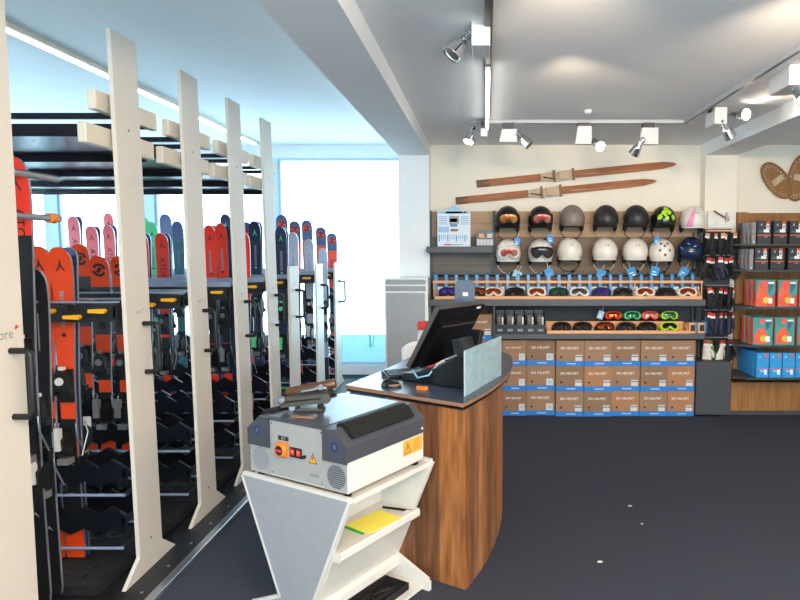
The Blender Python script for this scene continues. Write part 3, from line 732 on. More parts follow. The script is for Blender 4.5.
def goggles(frame, lens, strap, w=.185, h=.092):
    t = thing('ski_goggles', 'x', 'goggles')
    def outline(k):
        pts = []; n = 36
        for i in range(n):
            a = 2 * PI * i / n; ca, sa = math.cos(a), math.sin(a)
            x = math.copysign(abs(ca) ** .72, ca) * w / 2 * k; z = math.copysign(abs(sa) ** .8, sa) * h / 2 * k
            if z < 0: z += h * .42 * math.exp(-(x / (w * .13)) ** 2) * (1 if k > .5 else k)
            pts.append((x, z))
        return pts
    def bend(x): return 1.9 * x * x
    o, i = outline(1.0), outline(.80)
    m = MB(); n = len(o); vs = []
    for (pp, y) in ((o, .0), (o, -.034), (i, -.034), (i, -.01)): vs += [(x, y + bend(x), z + h / 2) for x, z in pp]
    fs = [(r * n + k, r * n + (k + 1) % n, (r + 1) * n + (k + 1) % n, (r + 1) * n + k) for r in range(3) for k in range(n)]
    m.add(vs, fs, frame, True); m.build('frame', t)
    m = MB(); vs = [(0, -.035, h * .55)] ; rings = [.3, .6, .82]
    for k in rings: vs += [(x, -.038 + .012 * k * k + bend(x), z + h / 2) for x, z in outline(k)]
    fs = [(0, 1 + (k + 1) % n, 1 + k) for k in range(n)] + [(1 + r * n + k, 1 + r * n + (k + 1) % n, 1 + (r + 1) * n + (k + 1) % n, 1 + (r + 1) * n + k) for r in range(2) for k in range(n)]
    m.add(vs, fs, lens, True); m.build('lens', t)
    m = MB(); zc = h * .55; sw = .018
    pts = [(-w * .48, .018), (-w * .5, .05), (-w * .42, .085), (-w * .2, .1), (w * .2, .1), (w * .42, .085), (w * .5, .05), (w * .48, .018)]
    vs = []
    for x, y in pts: vs += [(x, y, zc - sw), (x, y, zc + sw)]
    m.add(vs, [(2 * k, 2 * k + 2, 2 * k + 3, 2 * k + 1) for k in range(len(pts) - 1)], strap); m.build('strap', t, solid=.002)
    return t
def price_tag(parent_loc, mat, label, rot):
    m = MB(); m.box((-.028, -.001, -.05), (.028, .001, .03), mat); m.flat([(-.016, -.03), (.016, -.03), (.016, -.022), (-.016, -.022)], face(0, -.0012, 0), 'print_white'); m.flat([(-.016, -.01), (.01, -.01), (.01, -.004), (-.016, -.004)], face(0, -.0012, 0), 'print_white')
    m.tube([(0, 0, .028), (.004, .01, .075)], .0015, 'print_white', 5)
    o = m.build('price_tag'); o.location = parent_loc; o.rotation_euler = rot
    return tag(o, label, 'price tag', 'blue tags hanging from the helmets')
TILT = R(32); YHM = YB - .175
HEL = [  # px, top y, shell, strap, style, goggles, label
    (508, 206, 'helmet_jet', 'strap_black', '', ('strap_black', 'lens_orange', 'strap_black'), 'black helmet with orange mirrored goggles, in the upper row nearest the calendar'),
    (541, 206, 'helmet_jet', 'strap_black', '', ('strap_black', 'lens_red', 'strap_black'), 'black helmet with red mirrored goggles, in the upper row beside a grey helmet'),
    (573, 205, 'helmet_grey', 'strap_black', '', None, 'matt grey brown helmet in the upper row with black chin strap'),
    (607, 205, 'helmet_black', 'strap_grey', '', None, 'matt black helmet beside the grey one in the upper row'),
    (637.5, 205, 'helmet_black', 'strap_black', '', None, 'matt black helmet beside the lime patterned one'),
    (665, 206, 'helmet_jet', 'strap_black', 'lime', None, 'black helmet with lime green patches in the upper row'),
    (695, 206, 'helmet_white', 'strap_grey', 'pinkstripe', None, 'white helmet with pink stripe at the end of the upper row'),
    (508.5, 239.5, 'helmet_white', 'strap_white', '', ('glove_white', 'lens_red', 'strap_white'), 'white helmet with red goggles in the lower row'),
    (541, 239.5, 'helmet_white', 'strap_white', '', ('strap_black', 'lens_smoke', 'strap_black'), 'white helmet with smoke grey goggles in the lower row'),
    (570.5, 238, 'helmet_white', 'strap_black', '', None, 'white helmet with dark chin strap under the grey helmet'),
    (606, 238, 'helmet_white', 'strap_white', '', None, 'plain white helmet with white strap, below the first matt black helmet'),
    (636.5, 238, 'helmet_white', 'strap_white', '', None, 'plain white helmet with white strap, beside the vented white helmet'),
    (663, 239, 'helmet_white', 'strap_black', 'vents', None, 'white helmet with several round vents below the lime one'),
    (692.5, 237, 'helmet_navy', 'strap_black', 'swirl', None, 'glossy navy helmet with pale swirls at the lower row end'),
]
for i, (px, ty, sh, st, style, gg, lab) in enumerate(HEL):
    t = helmet(sh, st, style); p = at(px, ty, YHM - .05); t.location = (p.x, YHM, p.z - .132); t.rotation_euler = (TILT, 0, 0 if style != 'swirl' else R(-12)); t['label'] = lab; t['group'] = 'helmets on the display wall'
    if gg:
        g = goggles(*gg, w=.205, h=.112); g.location = Vector((p.x, YHM, p.z - .132)) + Vector((0, -.165, -.045)); g.rotation_euler = (R(16), 0, 0)
        g['label'] = ('ski goggles with %s lens worn on the %s helmet' % ({'lens_orange': 'orange mirrored', 'lens_red': 'red', 'lens_smoke': 'smoke grey'}[gg[1]], ('black' if i < 2 else 'white'))); g['group'] = 'goggles on helmets'
for k, (px, py, mt, lab) in enumerate([(517, 241, 'tag_blue', 'small blue tag under the helmet with orange goggles'), (550, 238, 'tag_blue', 'small blue tag under the helmet with red goggles'), (517, 275, 'tag_pale', 'pale tag under the white helmet with red goggles'), (549, 273, 'tag_blue', 'blue tag under the white helmet with smoke goggles'),
        (601, 274, 'tag_blue', 'blue tag under the white helmet with white strap'), (631.5, 272, 'tag_blue', 'blue tag beside the plain white helmet, before the vented one'), (655, 271, 'tag_blue', 'blue tag under the vented white helmet'), (684, 272, 'tag_blue', 'blue tag under the navy helmet'), (657, 240, 'tag_blue', 'blue tag under the lime patterned helmet')]):
    o = price_tag(at(px, py, YB - .24), mt, lab, (0, R([10, -6, 24, -14, 18, -20, 14, 28, 8][k]), R(6)))
    if k > 1 and k < 8: o.scale = (1.5, 1, 1.35)
# ---- calendar and small sticker stand on the small shelf
cal = thing('wall_calendar', 'white and blue calendar poster standing on the small grey shelf', 'calendar', at(454, 246.5, 6.25))
hw = (at(471, 230, 6.25).x - at(438, 230, 6.25).x) / 2; hh = at(454, 210, 6.25).z - at(454, 246, 6.25).z
m = MB(); m.box((-hw, 0, .0), (hw, .012, hh), 'poster_paper')
def pf(x0, z0, x1, z1, mat): m.flat([(x0 * hw, z0 * hh), (x1 * hw, z0 * hh), (x1 * hw, z1 * hh), (x0 * hw, z1 * hh)], face(0, -.0008, 0), mat)
pf(-.96, .91, .96, .985, 'tag_pale'); pf(-.5, .92, .5, .975, 'poster_blue'); pf(.6, .92, .75, .97, 'print_red')
pf(-.3, .62, .3, .85, 'panel_grey'); pf(-.25, .68, .2, .78, 'shelf_grey'); pf(-.22, .55, .2, .62, 'poster_blue'); pf(-.2, .42, .25, .49, 'old_wood')
for sx in (-.65, .65):
    for k in range(5): pf(sx - .25, .62 + k * .05, sx + .25, .635 + k * .05, 'poster_blue')
pf(-.95, .40, -.3, .55, 'tag_pale')
for k in range(14): pf(-.92 + k * .13, .2 if k % 4 else .14, -.86 + k * .13, .32, 'tag_pale' if k % 4 else 'poster_blue')
pf(-.6, .035, -.2, .07, 'print_red'); pf(-.18, .04, .55, .06, 'print_grey')
m.build('sheet', cal)
m = MB(); m.prism([(-hw * .42, hh), (hw * .42, hh), (hw * .12, hh * 1.13), (-hw * .12, hh * 1.13)], .002, .010, 'y', 'tag_pale'); m.build('hanger', cal)
ss = thing('sticker_stand', 'small dark stand with rounded top and white cards on the grey shelf', 'display stand', at(485, 246.5, 6.24))
m = MB(); m.box((-.085, 0, 0), (.085, .06, .012), 'pos_black'); m.prism([(-.085, .012), (.085, .012), (.085, .12)] + [(.085 * math.cos(a), .12 + .045 * math.sin(a)) for a in [PI * k / 10 for k in range(1, 10)]] + [(-.085, .12)], .045, .055, 'y', 'pos_black'); m.build('holder', ss)
for k in range(5):
    m = MB(); m.box((-.08 + k * .032, .012, .012), (-.052 + k * .032, .018, .07), 'label_grey'); m.build('card', ss)
m = MB(); m.box((-.06, .038, .085), (-.01, .044, .125), 'tray_wood'); m.box((.02, .038, .085), (.07, .044, .125), 'label_grey'); m.build('picture_card', ss)

# ---- row of goggle cases with blue clips in the back of the tray
NC = 26; xa, xb = at(434, 285, 6.18).x, at(701, 285, 6.18).x
proto = None
for k in range(NC):
    x = xa + (xb - xa) * (k + .5) / NC; w = (xb - xa) / NC - .006
    lab = 'dark goggle case with blue clip in the wooden tray, %s from the window end' % ORD[k]
    loc = (x, 6.19, zg + .0125)
    if proto is None:
        proto = thing('goggle_case', lab, 'goggle case', loc, 0, 'goggle cases in the wooden tray')
        m = MB(); m.prism([(0, 0), (.055, 0), (.055, .205), (.02, .215), (0, .195)], -w / 2 + .03, w / 2, 'x', 'dark_case'); m.flat([(-.022, .015), (.03, .015), (.03, .10), (-.022, .10)], face(.006, -.0008, 0), 'label_grey')
        for j in range(4): m.flat([(-.016, .03 + j * .016), (.024, .03 + j * .016), (.024, .036 + j * .016), (-.016, .036 + j * .016)], face(.006, -.0012, 0), 'tag_pale' if j != 2 else 'print_red')
        m.build('case', proto)
        m = MB(); m.prism([(-.022, .02), (-.004, .0), (.05, 0), (.05, .2), (.03, .235), (-.004, .215)], -w / 2, -w / 2 + .03, 'x', 'slot_plastic'); m.build('clip', proto)
    else: dup(proto, lab, loc)
m = MB(); m.box((xa - .01, 6.155, zg + .148), (xb + .01, 6.166, zg + .172), 'tray_wood')
for k in range(5): x = xa + (xb - xa) * k / 4; m.box((x - .004, 6.155, zg + .013), (x + .004, 6.166, zg + .148), 'tray_wood')
m.build('front_rail', su, world=True)
# ---- goggles lying in the tray
GT = [(448, 'lens_blue', 'strap_black', 'violet blue lens, nearest the window'), (477, 'lens_copper', 'strap_black', 'copper lens, half hidden behind the customer display'), (493.5, 'lens_copper', 'glove_white', 'copper lens and white frame, just past the customer display'),
      (515, 'lens_dark', 'strap_black', 'dark lens and black frame, between two white framed pairs'), (537, 'lens_copper', 'glove_white', 'copper lens and white frame, fifth from the window end'), (559, 'lens_green', 'strap_black', 'dark green lens and black frame'),
      (579.5, 'lens_smoke', 'glove_white', 'smoke lens and patterned white frame'), (602, 'lens_blue', 'glove_navy', 'dark violet lens and navy frame, below the blue tag'), (623.5, 'lens_dark', 'dark_case', 'dark brown lens, right after the navy pair'),
      (645.5, 'lens_copper', 'glove_white', 'copper lens and white frame, below the vented helmet'), (666.5, 'lens_dark', 'glove_black', 'dark lens and black frame, second from the gloves end'), (688, 'lens_copper', 'glove_white', 'copper lens and white frame, at the gloves end')]
for k, (px, ln, frm, lab) in enumerate(GT):
    g = goggles(frm, ln, 'strap_black', .185, .095); p = at(px, 298, YS + .08); g.location = (p.x, YS + .085, zg + .014); g.rotation_euler = (R(-36), 0, R(random.uniform(-5, 5))); g['label'] = 'ski goggles in upper wooden tray, ' + lab; g['group'] = 'goggles in the upper tray'
GL = [(562, 'lens_dark', 'strap_black', 'all black, beside the black counter display'), (583, 'lens_dark', 'glove_black', 'black frame, second from the black counter display'), (605.5, 'lens_copper', 'strap_black', 'black frame and copper glint in the middle'), (627, 'lens_dark', 'dark_case', 'dark frame, next to the middle pair'), (648, 'lens_dark', 'strap_black', 'black frame beside the yellow pair'), (670, 'lens_dark', 'lime', 'bright yellow green frame')]
for k, (px, ln, frm, lab) in enumerate(GL):
    g = goggles(frm, ln, frm, .18, .09); p = at(px, 330, YS + .07); g.location = (p.x, YS + .075, zl + .014); g.rotation_euler = (R(-34), 0, 0); g['label'] = 'ski goggles in the lower wooden tray, ' + lab; g['group'] = 'goggles in the lower tray'
for k, (px, c, ln, lab) in enumerate([(613, 'ski_red', 'lens_copper', 'red'), (632, 'ski_green', 'lens_green', 'mint green'), (649.5, 'ski_coral', 'lens_red', 'pink'), (669, 'lime', 'lens_green', 'lime green')]):
    g = goggles(c, ln, c, .165, .085); p = at(px, 322, 6.3); g.location = (p.x, 6.29, zl + .105); g.rotation_euler = (R(-12), 0, 0); g['label'] = lab + ' framed goggles standing behind the lower wooden tray'; g['group'] = 'small goggles behind the lower tray'
m = MB(); m.box((at(603, 330, 6.3).x, 6.24, zl + .001), (at(680, 330, 6.3).x, 6.38, zl + .104), 'dark_case'); o = m.build('storage_box', None, bev=.004); tag(o, 'long low dark box behind the lower tray carrying the small goggles', 'box')
price_tag(at(601, 314, 6.2), 'tag_pale', 'pale tag above the lower tray near the red goggles', (0, R(20), 0))
for k, px in enumerate((694, 703)):
    t = thing('goggle_case', 'goggle case with blue clip on the lower shelf, %s' % ('closest to the shelf end' if k else 'next to the yellow goggles'), 'goggle case', (at(px, 330, 6.1).x - .02, 6.08, zl + .001), R(8))
    m = MB(); m.box((-.035, 0, 0), (.03, .08, .10), 'tray_wood'); m.flat([(-.02, .02), (.025, .02), (.025, .08), (-.02, .08)], face(0, -.0008, 0), 'dark_case'); m.build('case', t)
    m = MB(); m.prism([(-.01, 0), (.08, 0), (.08, .12), (-.01, .105)], .031, .045, 'x', 'slot_plastic'); m.build('clip', t)
# ---- black counter display with five cases
dx0, dx1 = at(494, 330, YS).x + .01, at(547, 330, YS).x - .01
ds = thing('counter_display', 'black tiered counter display with five slots on the lower shelf', 'display stand', ((dx0 + dx1) / 2, 6.05, zl + .001)); W2 = (dx1 - dx0) / 2
m = MB(); m.box((-W2, 0, 0), (W2, .012, .085), 'pos_black'); m.box((-W2, .012, 0), (W2, .2, .02), 'pos_black'); m.box((-W2, .19, .02), (W2, .2, .21), 'pos_black')
for k in range(6): x = -W2 + (2 * W2 - .008) * k / 5; m.prism([(.012, .02), (.19, .02), (.19, .21), (.012, .085)], x, x + .008, 'x', 'pos_black')
for k in range(5): x = -W2 + 2 * W2 * (k + .5) / 5; m.flat([(-.025, .02), (.025, .02), (.025, .045), (-.025, .045)], face(x, -.0008, 0), 'print_grey')
m.build('stand', ds)
for k in range(5):
    x = -W2 + 2 * W2 * (k + .5) / 5 + .004; q = (ds.location.x + x, 6.05 + .07, zl + .0215)
    lab = 'small grey accessory pack in the black counter display, %s slot from the window' % ORD[k]
    if k == 0:
        ap = thing('accessory_pack', lab, 'pack', q, 0, 'packs in the counter display')
        m = MB(); m.box((-.03, 0, 0), (.012, .02, .15), 'clamp_grey'); m.flat([(-.024, .09), (.0, .09), (.0, .13), (-.024, .13)], face(0, -.0008, 0), 'panel_taupe'); m.build('card', ap)
        m = MB(); m.box((.014, -.002, 0), (.03, .018, .13), 'binding_white'); m.build('strip', ap)
    else: dup(ap, lab, q)

# ================================================================ gloves rack at the column
gx0, gx1 = at(704, 300, 6.2).x, at(734, 300, 6.2).x
gr = thing('glove_rack', 'glove rack with white header board at the column', 'rack', ((gx0 + gx1) / 2, YC - .01, 0))
m = MB(); m.box((at(708, 218, YC - .03).x, YC - .03, at(720, 228, YC - .03).z), (at(735, 218, YC - .03).x, YC - .003, at(720, 211, YC - .03).z), 'header_white'); m.build('header', gr, world=True)
m = MB(); zb = at(720, 360, YC).z; m.box((gx0 + .02, YC - .03, zb), (gx1, YC - .003, at(720, 229, YC - .03).z), 'shelf_inner'); m.build('back_board', gr, world=True)
rowsG = [(231.5, 'glove_black', 'tray_wood'), (255.5, 'glove_black', 'print_red'), (285, 'glove_black', 'print_red'), (309, 'glove_navy', 'print_red'), (336, None, 'print_red')]
def glove(main, tagmat):
    t = thing('ski_glove', 'x', 'glove'); m = MB()
    m.grid(lambda u, v: Vector(((.032 + .012 * v) * math.cos(2 * PI * u), (.02 + .004 * (1 - v)) * math.sin(2 * PI * u), -.03 - .12 * v)), 14, 6, main, True, True)
    m.ball((0, 0, -.15), (.044, .021, .03), main, 12)
    for k, (dx, l) in enumerate(((-.031, .052), (-.011, .066), (.011, .064), (.031, .05))): m.tube([(dx * .9, 0, -.145), (dx * 1.05, -.004, -.16 - l * .5), (dx * 1.1, -.008, -.15 - l), (dx * 1.1, -.01, -.156 - l)], [.0125, .012, .0105, .005], main, 8)
    m.tube([(.036, -.006, -.10), (.056, -.014, -.13), (.062, -.018, -.165), (.062, -.02, -.172)], [.014, .0135, .012, .005], main, 8)
    m.build('hand', t)
    m = MB(); m.lathe([(.034, -.045), (.037, -.035), (.037, -.01), (.033, -.003)], 'strap_black' if main != 'glove_white' else 'glove_green', 14, Matrix.Diagonal((1, .65, 1, 1))); m.build('cuff', t)
    m = MB(); m.box((-.022, -.03, -.055), (.022, -.0285, -.005), tagmat); m.box((-.022, -.0312, -.055), (.022, -.03, -.035), 'print_white'); m.build('hang_tag', t)
    return t
gp = {}; rg = random.Random(2)
for r, (py, main, tm) in enumerate(rowsG):
    hz = at(720, py, YC).z
    m = MB(); m.tube([(gx0 + .01, YC - .13, hz + .004), (gx1 - .01, YC - .13, hz + .004)], .006, 'steel', 6); m.box((gx0 + .03, YC - .13, hz - .002), (gx0 + .042, YC - .03, hz + .01), 'steel'); m.box((gx1 - .042, YC - .13, hz - .002), (gx1 - .03, YC - .03, hz + .01), 'steel')
    if r == 0: m.box((gx0 + .01, YC - .145, hz - .004), (gx1 - .01, YC - .137, hz + .012), 'tray_wood')
    m.build('hanging_bar', gr, world=True)
    n = 5
    for k in range(n):
        x = gx0 + .035 + (gx1 - gx0 - .07) * k / (n - 1)
        mm = main or ['glove_white', 'glove_green', 'glove_black', 'glove_white', 'glove_black'][k]
        if r in (1, 2) and k == 3 - r: mm = 'glove_navy'
        key = (mm, tm)
        what = {'glove_black': 'black', 'glove_navy': 'navy', 'glove_white': 'white', 'glove_green': 'green'}[mm]
        lab = '%s ski glove in the %s row of the glove rack, %s' % (what, ['top', 'second', 'middle', 'fourth', 'lowest'][r], ['nearest the helmets', 'second from the helmets', 'in the middle', 'second from the packs', 'nearest the packs'][k])
        loc = (x, YC - .16, hz - .012); rot = (rg.uniform(-.1, .15), rg.uniform(-.28, .28), rg.uniform(-.9, .9)); loc = (x, YC - .16 + .03 * (k % 2), hz - .012 - .01 * (k % 2))
        if key not in gp:
            g = glove(mm, tm); g.location = loc; g.rotation_euler = rot; g['label'] = lab; g['group'] = 'gloves on the rack'; gp[key] = g
        else: dup(gp[key], lab, loc, rot, 'gloves on the rack')
# small wooden ornament with metal clip on the header board
p = at(722, 216, YC - .05)
o = thing('wooden_toggle', 'small brown wooden stick with metal clip on the white header board', 'ornament', p)
m = MB(); m.tube([(-.08, 0, .05), (.07, 0, -.04)], .009, 'old_wood', 8); m.build('stick', o)
m = MB(); m.box((.035, -.008, -.06), (.055, .012, .035), 'steel'); m.box((.03, .008, -.02), (.08, .016, -.005), 'steel'); m.build('clip', o)

# ================================================================ right-hand shelving
rx0, rx1 = at(731.5, 300, 6.12).x, 3.5
ru = thing('wall_shelving', 'brown wood wall shelving with dark shelves full of packs', 'shelving', ((rx0 + rx1) / 2, 6.3, 0))
ZR = at(780, 213, YB).z
m = MB(); m.box((rx0 + .15, YB, .0), (rx1, YW - .003, ZR), 'panel_oak'); m.box((2.4745, YC - .04, 0), (rx0 + .21, YB, ZR), 'panel_oak'); m.build('back_panel', ru, world=True)
m = MB(); m.box((rx0 + .02, 6.13, .0), (rx1, YB - .001, .32), 'panel_oak'); m.build('plinth', ru, world=True)
m = MB(); m.box((rx0 + .01, 6.12, 0), (rx1, 6.13, .04), 'shelf_side'); m.build('kick_board', ru, world=True)
SH = [(243, 5.98), (269, 5.98), (306, 5.92), (344.5, 5.88), (377, 5.85)]
SZ = []
for py, yf in SH:
    z = at(770, py, yf).z - .008; SZ.append(z); xl = at(735, py, yf + .1).x
    m = MB(); m.prism([(xl, YC - .05), (xl, yf + .12), (xl + .08, yf), (rx1, yf), (rx1, YB - .001), (2.52, YB - .001), (2.52, YC - .05)], z - .018, z, 'z', 'shelf_side'); m.build('shelf', ru, bev=.002, world=True)
def pack(name, w, h, d, deco, cat, lab, loc, grp, side):
    t = thing(name, lab, cat, loc, 0, grp); m = MB(); deco(m, w, h, d); m.build('carton', t, bev=0)
    m = MB(); m.box((w * .14, -.0016, h * .62 if name == 'black_pack' else h * .12), (w * .36, -.0004, h * .98 if name == 'black_pack' else h * .32), 'print_white')
    if name != 'colour_pack': m.box((w * .14, -.002, h * .86), (w * .36, -.0016, h * .98), 'orange_line'); m.box((w * .19, -.002, h * .68), (w * .31, -.0016, h * .82), 'print_grey')
    m.build('sticker', t)
    return t
def deco_black(m, w, h, d):
    m.box((-w / 2, 0, 0), (w / 2, d, h), 'pack_black')
    arrow_logo(m, face(-w * .22, -.0008, h * .84), w * .14, 'print_white'); m.flat([(-w / 2, 0), (w / 2, 0), (w / 2, h * .04), (-w / 2, h * .04)], face(0, -.0008, h * .36), 'orange_line')
    m.flat([(-w * .05, 0), (w * .36, 0), (w * .36, h * .1), (-w * .05, h * .14)], face(0, -.0008, h * .5), 'print_white'); m.flat([(0, 0), (w * .25, 0), (w * .25, h * .05), (0, h * .05)], face(0, -.0008, h * .28), 'print_grey')
    m.flat([(-w * .4, 0), (-w * .06, 0), (-w * .1, h * .1), (-w * .36, h * .08)], face(0, -.0008, h * .5), 'ski_teal')
def deco_colour(red):
    def f(m, w, h, d):
        m.box((-w / 2, 0, 0), (w / 2, d, h), 'pack_teal')
        M = face(0, -.0008, 0)
        m.box((-w / 2 - .0006, .002, .002), (-w / 2, d - .002, h - .002), 'pack_red')
        m.flat([(-w * .49, h * .02), (w * .22, h * .02), (w * .28, h * .3), (w * .04, h * .58), (w * .12, h * .97), (-w * .28, h * .97), (-w * .44, h * .5)] if red else [(-w * .4, h * .05), (w * .22, h * .04), (w * .26, h * .34), (w * .04, h * .62), (-w * .2, h * .62), (-w * .42, h * .36)], M, 'pack_red')
        M = face(0, -.0012, 0)
        m.flat([(-w * .22, h * .95), (w * .1, h * .95), (w * .02, h * .74), (-w * .14, h * .74)], M, 'ski_coral'); m.flat([(w * .02 + w * .15 * math.cos(a), h * .24 + w * .17 * math.sin(a)) for a in [2 * PI * k / 14 for k in range(14)]], M, 'pack_lime')
        m.flat([(w * .16, h * .5), (w * .44, h * .82), (w * .12, h * .84)], M, 'ski_teal'); m.flat([(w * .12, h * .86), (w * .42, h * .86), (w * .42, h * .92), (w * .12, h * .92)], M, 'print_white')
        if red: m.flat([(w * .05, h * .03), (w * .49, h * .03), (w * .49, h * .52)], M, 'ski_red')
    return f
def deco_blue(m, w, h, d):
    m.box((-w / 2, 0, 0), (w / 2, d, h), 'pack_blue'); arrow_logo(m, face(-w * .24, -.0008, h * .84), w * .15, 'print_white')
    m.flat([(-w / 2 + .003, 0), (w / 2 - .003, 0), (w / 2 - .003, h * .03), (-w / 2 + .003, h * .03)], face(0, -.0008, h * .34), 'ski_coral'); m.flat([(-w * .2, 0), (w * .3, 0), (w * .3, h * .08), (-w * .2, h * .08)], face(0, -.0008, h * .22), 'tag_pale')
rowdata = [('black_pack', 0, 221, 242, [(757, 771), (773, 787), (789.5, 803)], deco_black, 'black pack with white arrow logo', 'top'), ('black_pack', 1, 248, 268.5, [(754.5, 768), (770, 784), (787, 802)], deco_black, 'black pack with white arrow logo', 'second'),
           ('colour_pack', 2, 280, 305, [(755.5, 775), (777.5, 797), (799, 818)], deco_colour(True), 'red and teal printed pack', 'third'), ('colour_pack', 3, 317.5, 343.5, [(752.5, 772.5), (774, 794.5), (796.5, 817)], deco_colour(False), 'teal and orange printed pack', 'fourth'),
           ('blue_pack', 4, 353, 376.5, [(756, 768.5), (769, 781.5), (782, 794.5), (795, 807.5)], deco_blue, 'blue pack with white arrow logo', 'lowest')]
for nm, si, ya_, yb_, xs_, deco, what, row in rowdata:
    yf = SH[si][1] + .012; z = SZ[si] + .0008; h = at(770, ya_, yf).z - z; p0 = None
    for k, (a_, c_) in enumerate(xs_):
        xa_, xb_ = at(a_, yb_, yf).x, at(c_, yb_, yf).x
        lab = '%s, %s shelf of wall shelving, %s' % (what, row, ['nearest the gloves', 'second from the gloves', 'third from the gloves', 'fourth from the gloves'][k])
        loc = ((xa_ + xb_) / 2, yf, z)
        if p0 is None: p0 = pack(nm, xb_ - xa_ - .004, h, .07, deco, 'pack', lab, loc, 'packs on the wall shelving', None); wd = xb_ - xa_
        else: dup(p0, lab, loc)
    # the packs standing behind and staggered towards the gloves
    if nm == 'blue_pack':
        for j in range(5):
            q = Vector((at(xs_[0][0] - .5, yb_, yf).x, yf + .075 * (j + 1), z)); dup(p0, 'blue pack behind the front row, lowest shelf, %s towards wall' % ORD[j], (q.x + wd / 2, q.y, z))
    elif nm == 'colour_pack':
        for j in range(2):
            dup(p0, '%s behind the first on the %s shelf, %s' % (what, row, ['directly', 'closest to wall'][j]), (p0.location.x - .004 * (j + 1), yf + .09 * (j + 1), z))
    else:
        for j in range(4):
            t = thing('clear_pack', 'slim clear wrapped pack on the %s shelf, %s' % (row, ['beside the first black pack', 'second from the black packs', 'third from the black packs', 'farthest towards the gloves'][j]), 'pack', (p0.location.x - wd / 2 - .016 - j * .012, yf + .012 + j * .062, z), R(0), 'clear packs on the wall shelving')
            m = MB(); m.box((-.030, 0, 0), (.008, .05, h * .95), 'pack_clear' if j < 3 else 'pack_black'); m.flat([(-.030, h * .33), (.008, h * .33), (.008, h * .37), (-.030, h * .37)], face(0, -.0008, 0), 'orange_line'); m.build('sleeve', t)
            m = MB(); m.lathe([(.007, 0), (.006, .004)], 'print_white', 10, face(-.01, 0, .02)); m.build('seal', t)

# ================================================================ things on the wall
def old_ski(x0, y0, x1, y1, label, foot):
    a_, b_ = at(x0, y0, YW - .02), at(x1, y1, YW - .02); L = (b_ - a_).length; ang = math.atan2(b_.z - a_.z, b_.x - a_.x)
    t = thing('wooden_ski', label, 'wooden ski', a_, 0, 'old wooden skis on the wall'); t.rotation_euler = (0, -ang, 0); w = .036
    m = MB(); m.prism([(0, -w), (L * .86, -w * 1.05), (L * .93, -w * .95), (L * .98, -w * .5), (L, 0), (L * .98, w * .5), (L * .93, w * .95), (L * .86, w * 1.05), (0, w)], -.008, .008, 'y', 'old_wood'); m.prism([(L * .04, -.008), (L * .97, -.006), (L * .97, .006), (L * .04, .008)], -.011, -.008, 'y', 'old_wood')
    m.box((-.002, -.0085, -w), (.12, -.008, w), 'old_wood_dark'); m.build('board', t, bev=.003)
    m = MB(); f = foot * L
    m.box((f - .16, -.012, -w * 1.0), (f + .15, -.008, w * 1.0), 'leather'); m.prism([(f - .17, -w * 1.1), (f - .05, -w * 1.25), (f - .05, w * 1.2), (f - .15, w * 1.0)], -.024, -.012, 'y', 'leather')
    m.prism([(f + .02, -w * .8), (f + .15, -w * 1.3), (f + .17, w * 1.3), (f + .02, w * 1.2)], -.03, -.012, 'y', 'leather')
    m.tube([(f - .14, -.03, -w * .5), (f, -.04, -w * 1.5), (f + .15, -.03, -w * 1.1)], .006, 'strap_white', 6); m.build('leather_binding', t)
    m = MB()
    for q in (-.03, .16):
        m = MB(); m.box((f + q - .012, -.045, -w * 1.7), (f + q + .012, -.03, w * 1.6), 'rusty_metal'); m.box((f + q - .012, -.031, -w * 1.25), (f + q + .012, -.008, -w * 1.02), 'rusty_metal')
        if q < 0: m.tube([(f - .14, -.035, .0), (f - .03, -.05, -.03)], .006, 'rusty_metal', 6)
        m.build('toe_iron', t)
    m = MB(); m.box((f + .26, -.010, -.012), (f + .42, -.0085, .006), 'leather'); m.build('maker_plate', t)
    return t
old_ski(477, 184, 677, 164, 'old brown wooden ski, upper of the two on the wall', .40)
old_ski(456, 201, 657, 181, 'old brown wooden ski, lower of the two on the wall', .44)
def snowshoe(x, y, L, w, ang, label):
    p = at(x, y, YW - .02); t = thing('snowshoe', label, 'snowshoe', p, 0, 'snowshoes on the wall'); t.rotation_euler = (0, ang, 0)
    def ov(a, k=1.0): return Vector((math.copysign(abs(math.cos(a)) ** .9, math.cos(a)) * w * k, 0, math.sin(a) * L * k))
    m = MB(); m.tube([ov(2 * PI * k / 40) for k in range(41)], .011, 'snowshoe_wood', 8, cap=False); m.build('frame', t)
    m = MB(); m.tube([ov(2 * PI * k / 40, .66) for k in range(41)], .007, 'rawhide', 6, cap=False)
    for k in range(26):
        a = 2 * PI * k / 26; m.tube([ov(a, .97), ov(a + .22, .67)], .0045, 'rawhide', 5); m.tube([ov(a, .97), ov(a - .22, .67)], .0045, 'rawhide', 5)
    n = 13
    for s in (-1, 1):
        for k in range(-n, n + 1):
            d = k * .026; pts = [q for q in [(d + tt * .01, s * tt * .01) for tt in range(-40, 41)] if (q[0] / (w * .66)) ** 2 + (q[1] / (L * .66)) ** 2 < 1]
            if len(pts) > 1: m.tube([(pts[0][0], .003 * s, pts[0][1]), (pts[-1][0], .003 * s, pts[-1][1])], .009, 'rawhide', 5)
    m.build('lacing', t)
    m = MB(); m.box((-w * .6, -.018, -.03), (w * .6, -.01, .03), 'leather'); m.build('foot_strap', t)
snowshoe(777, 180.5, .205, .105, R(-40), 'oval brown woven snowshoe tilted on the wall')
snowshoe(799, 178, .225, .105, R(12), 'oval woven snowshoe cut by the frame edge')

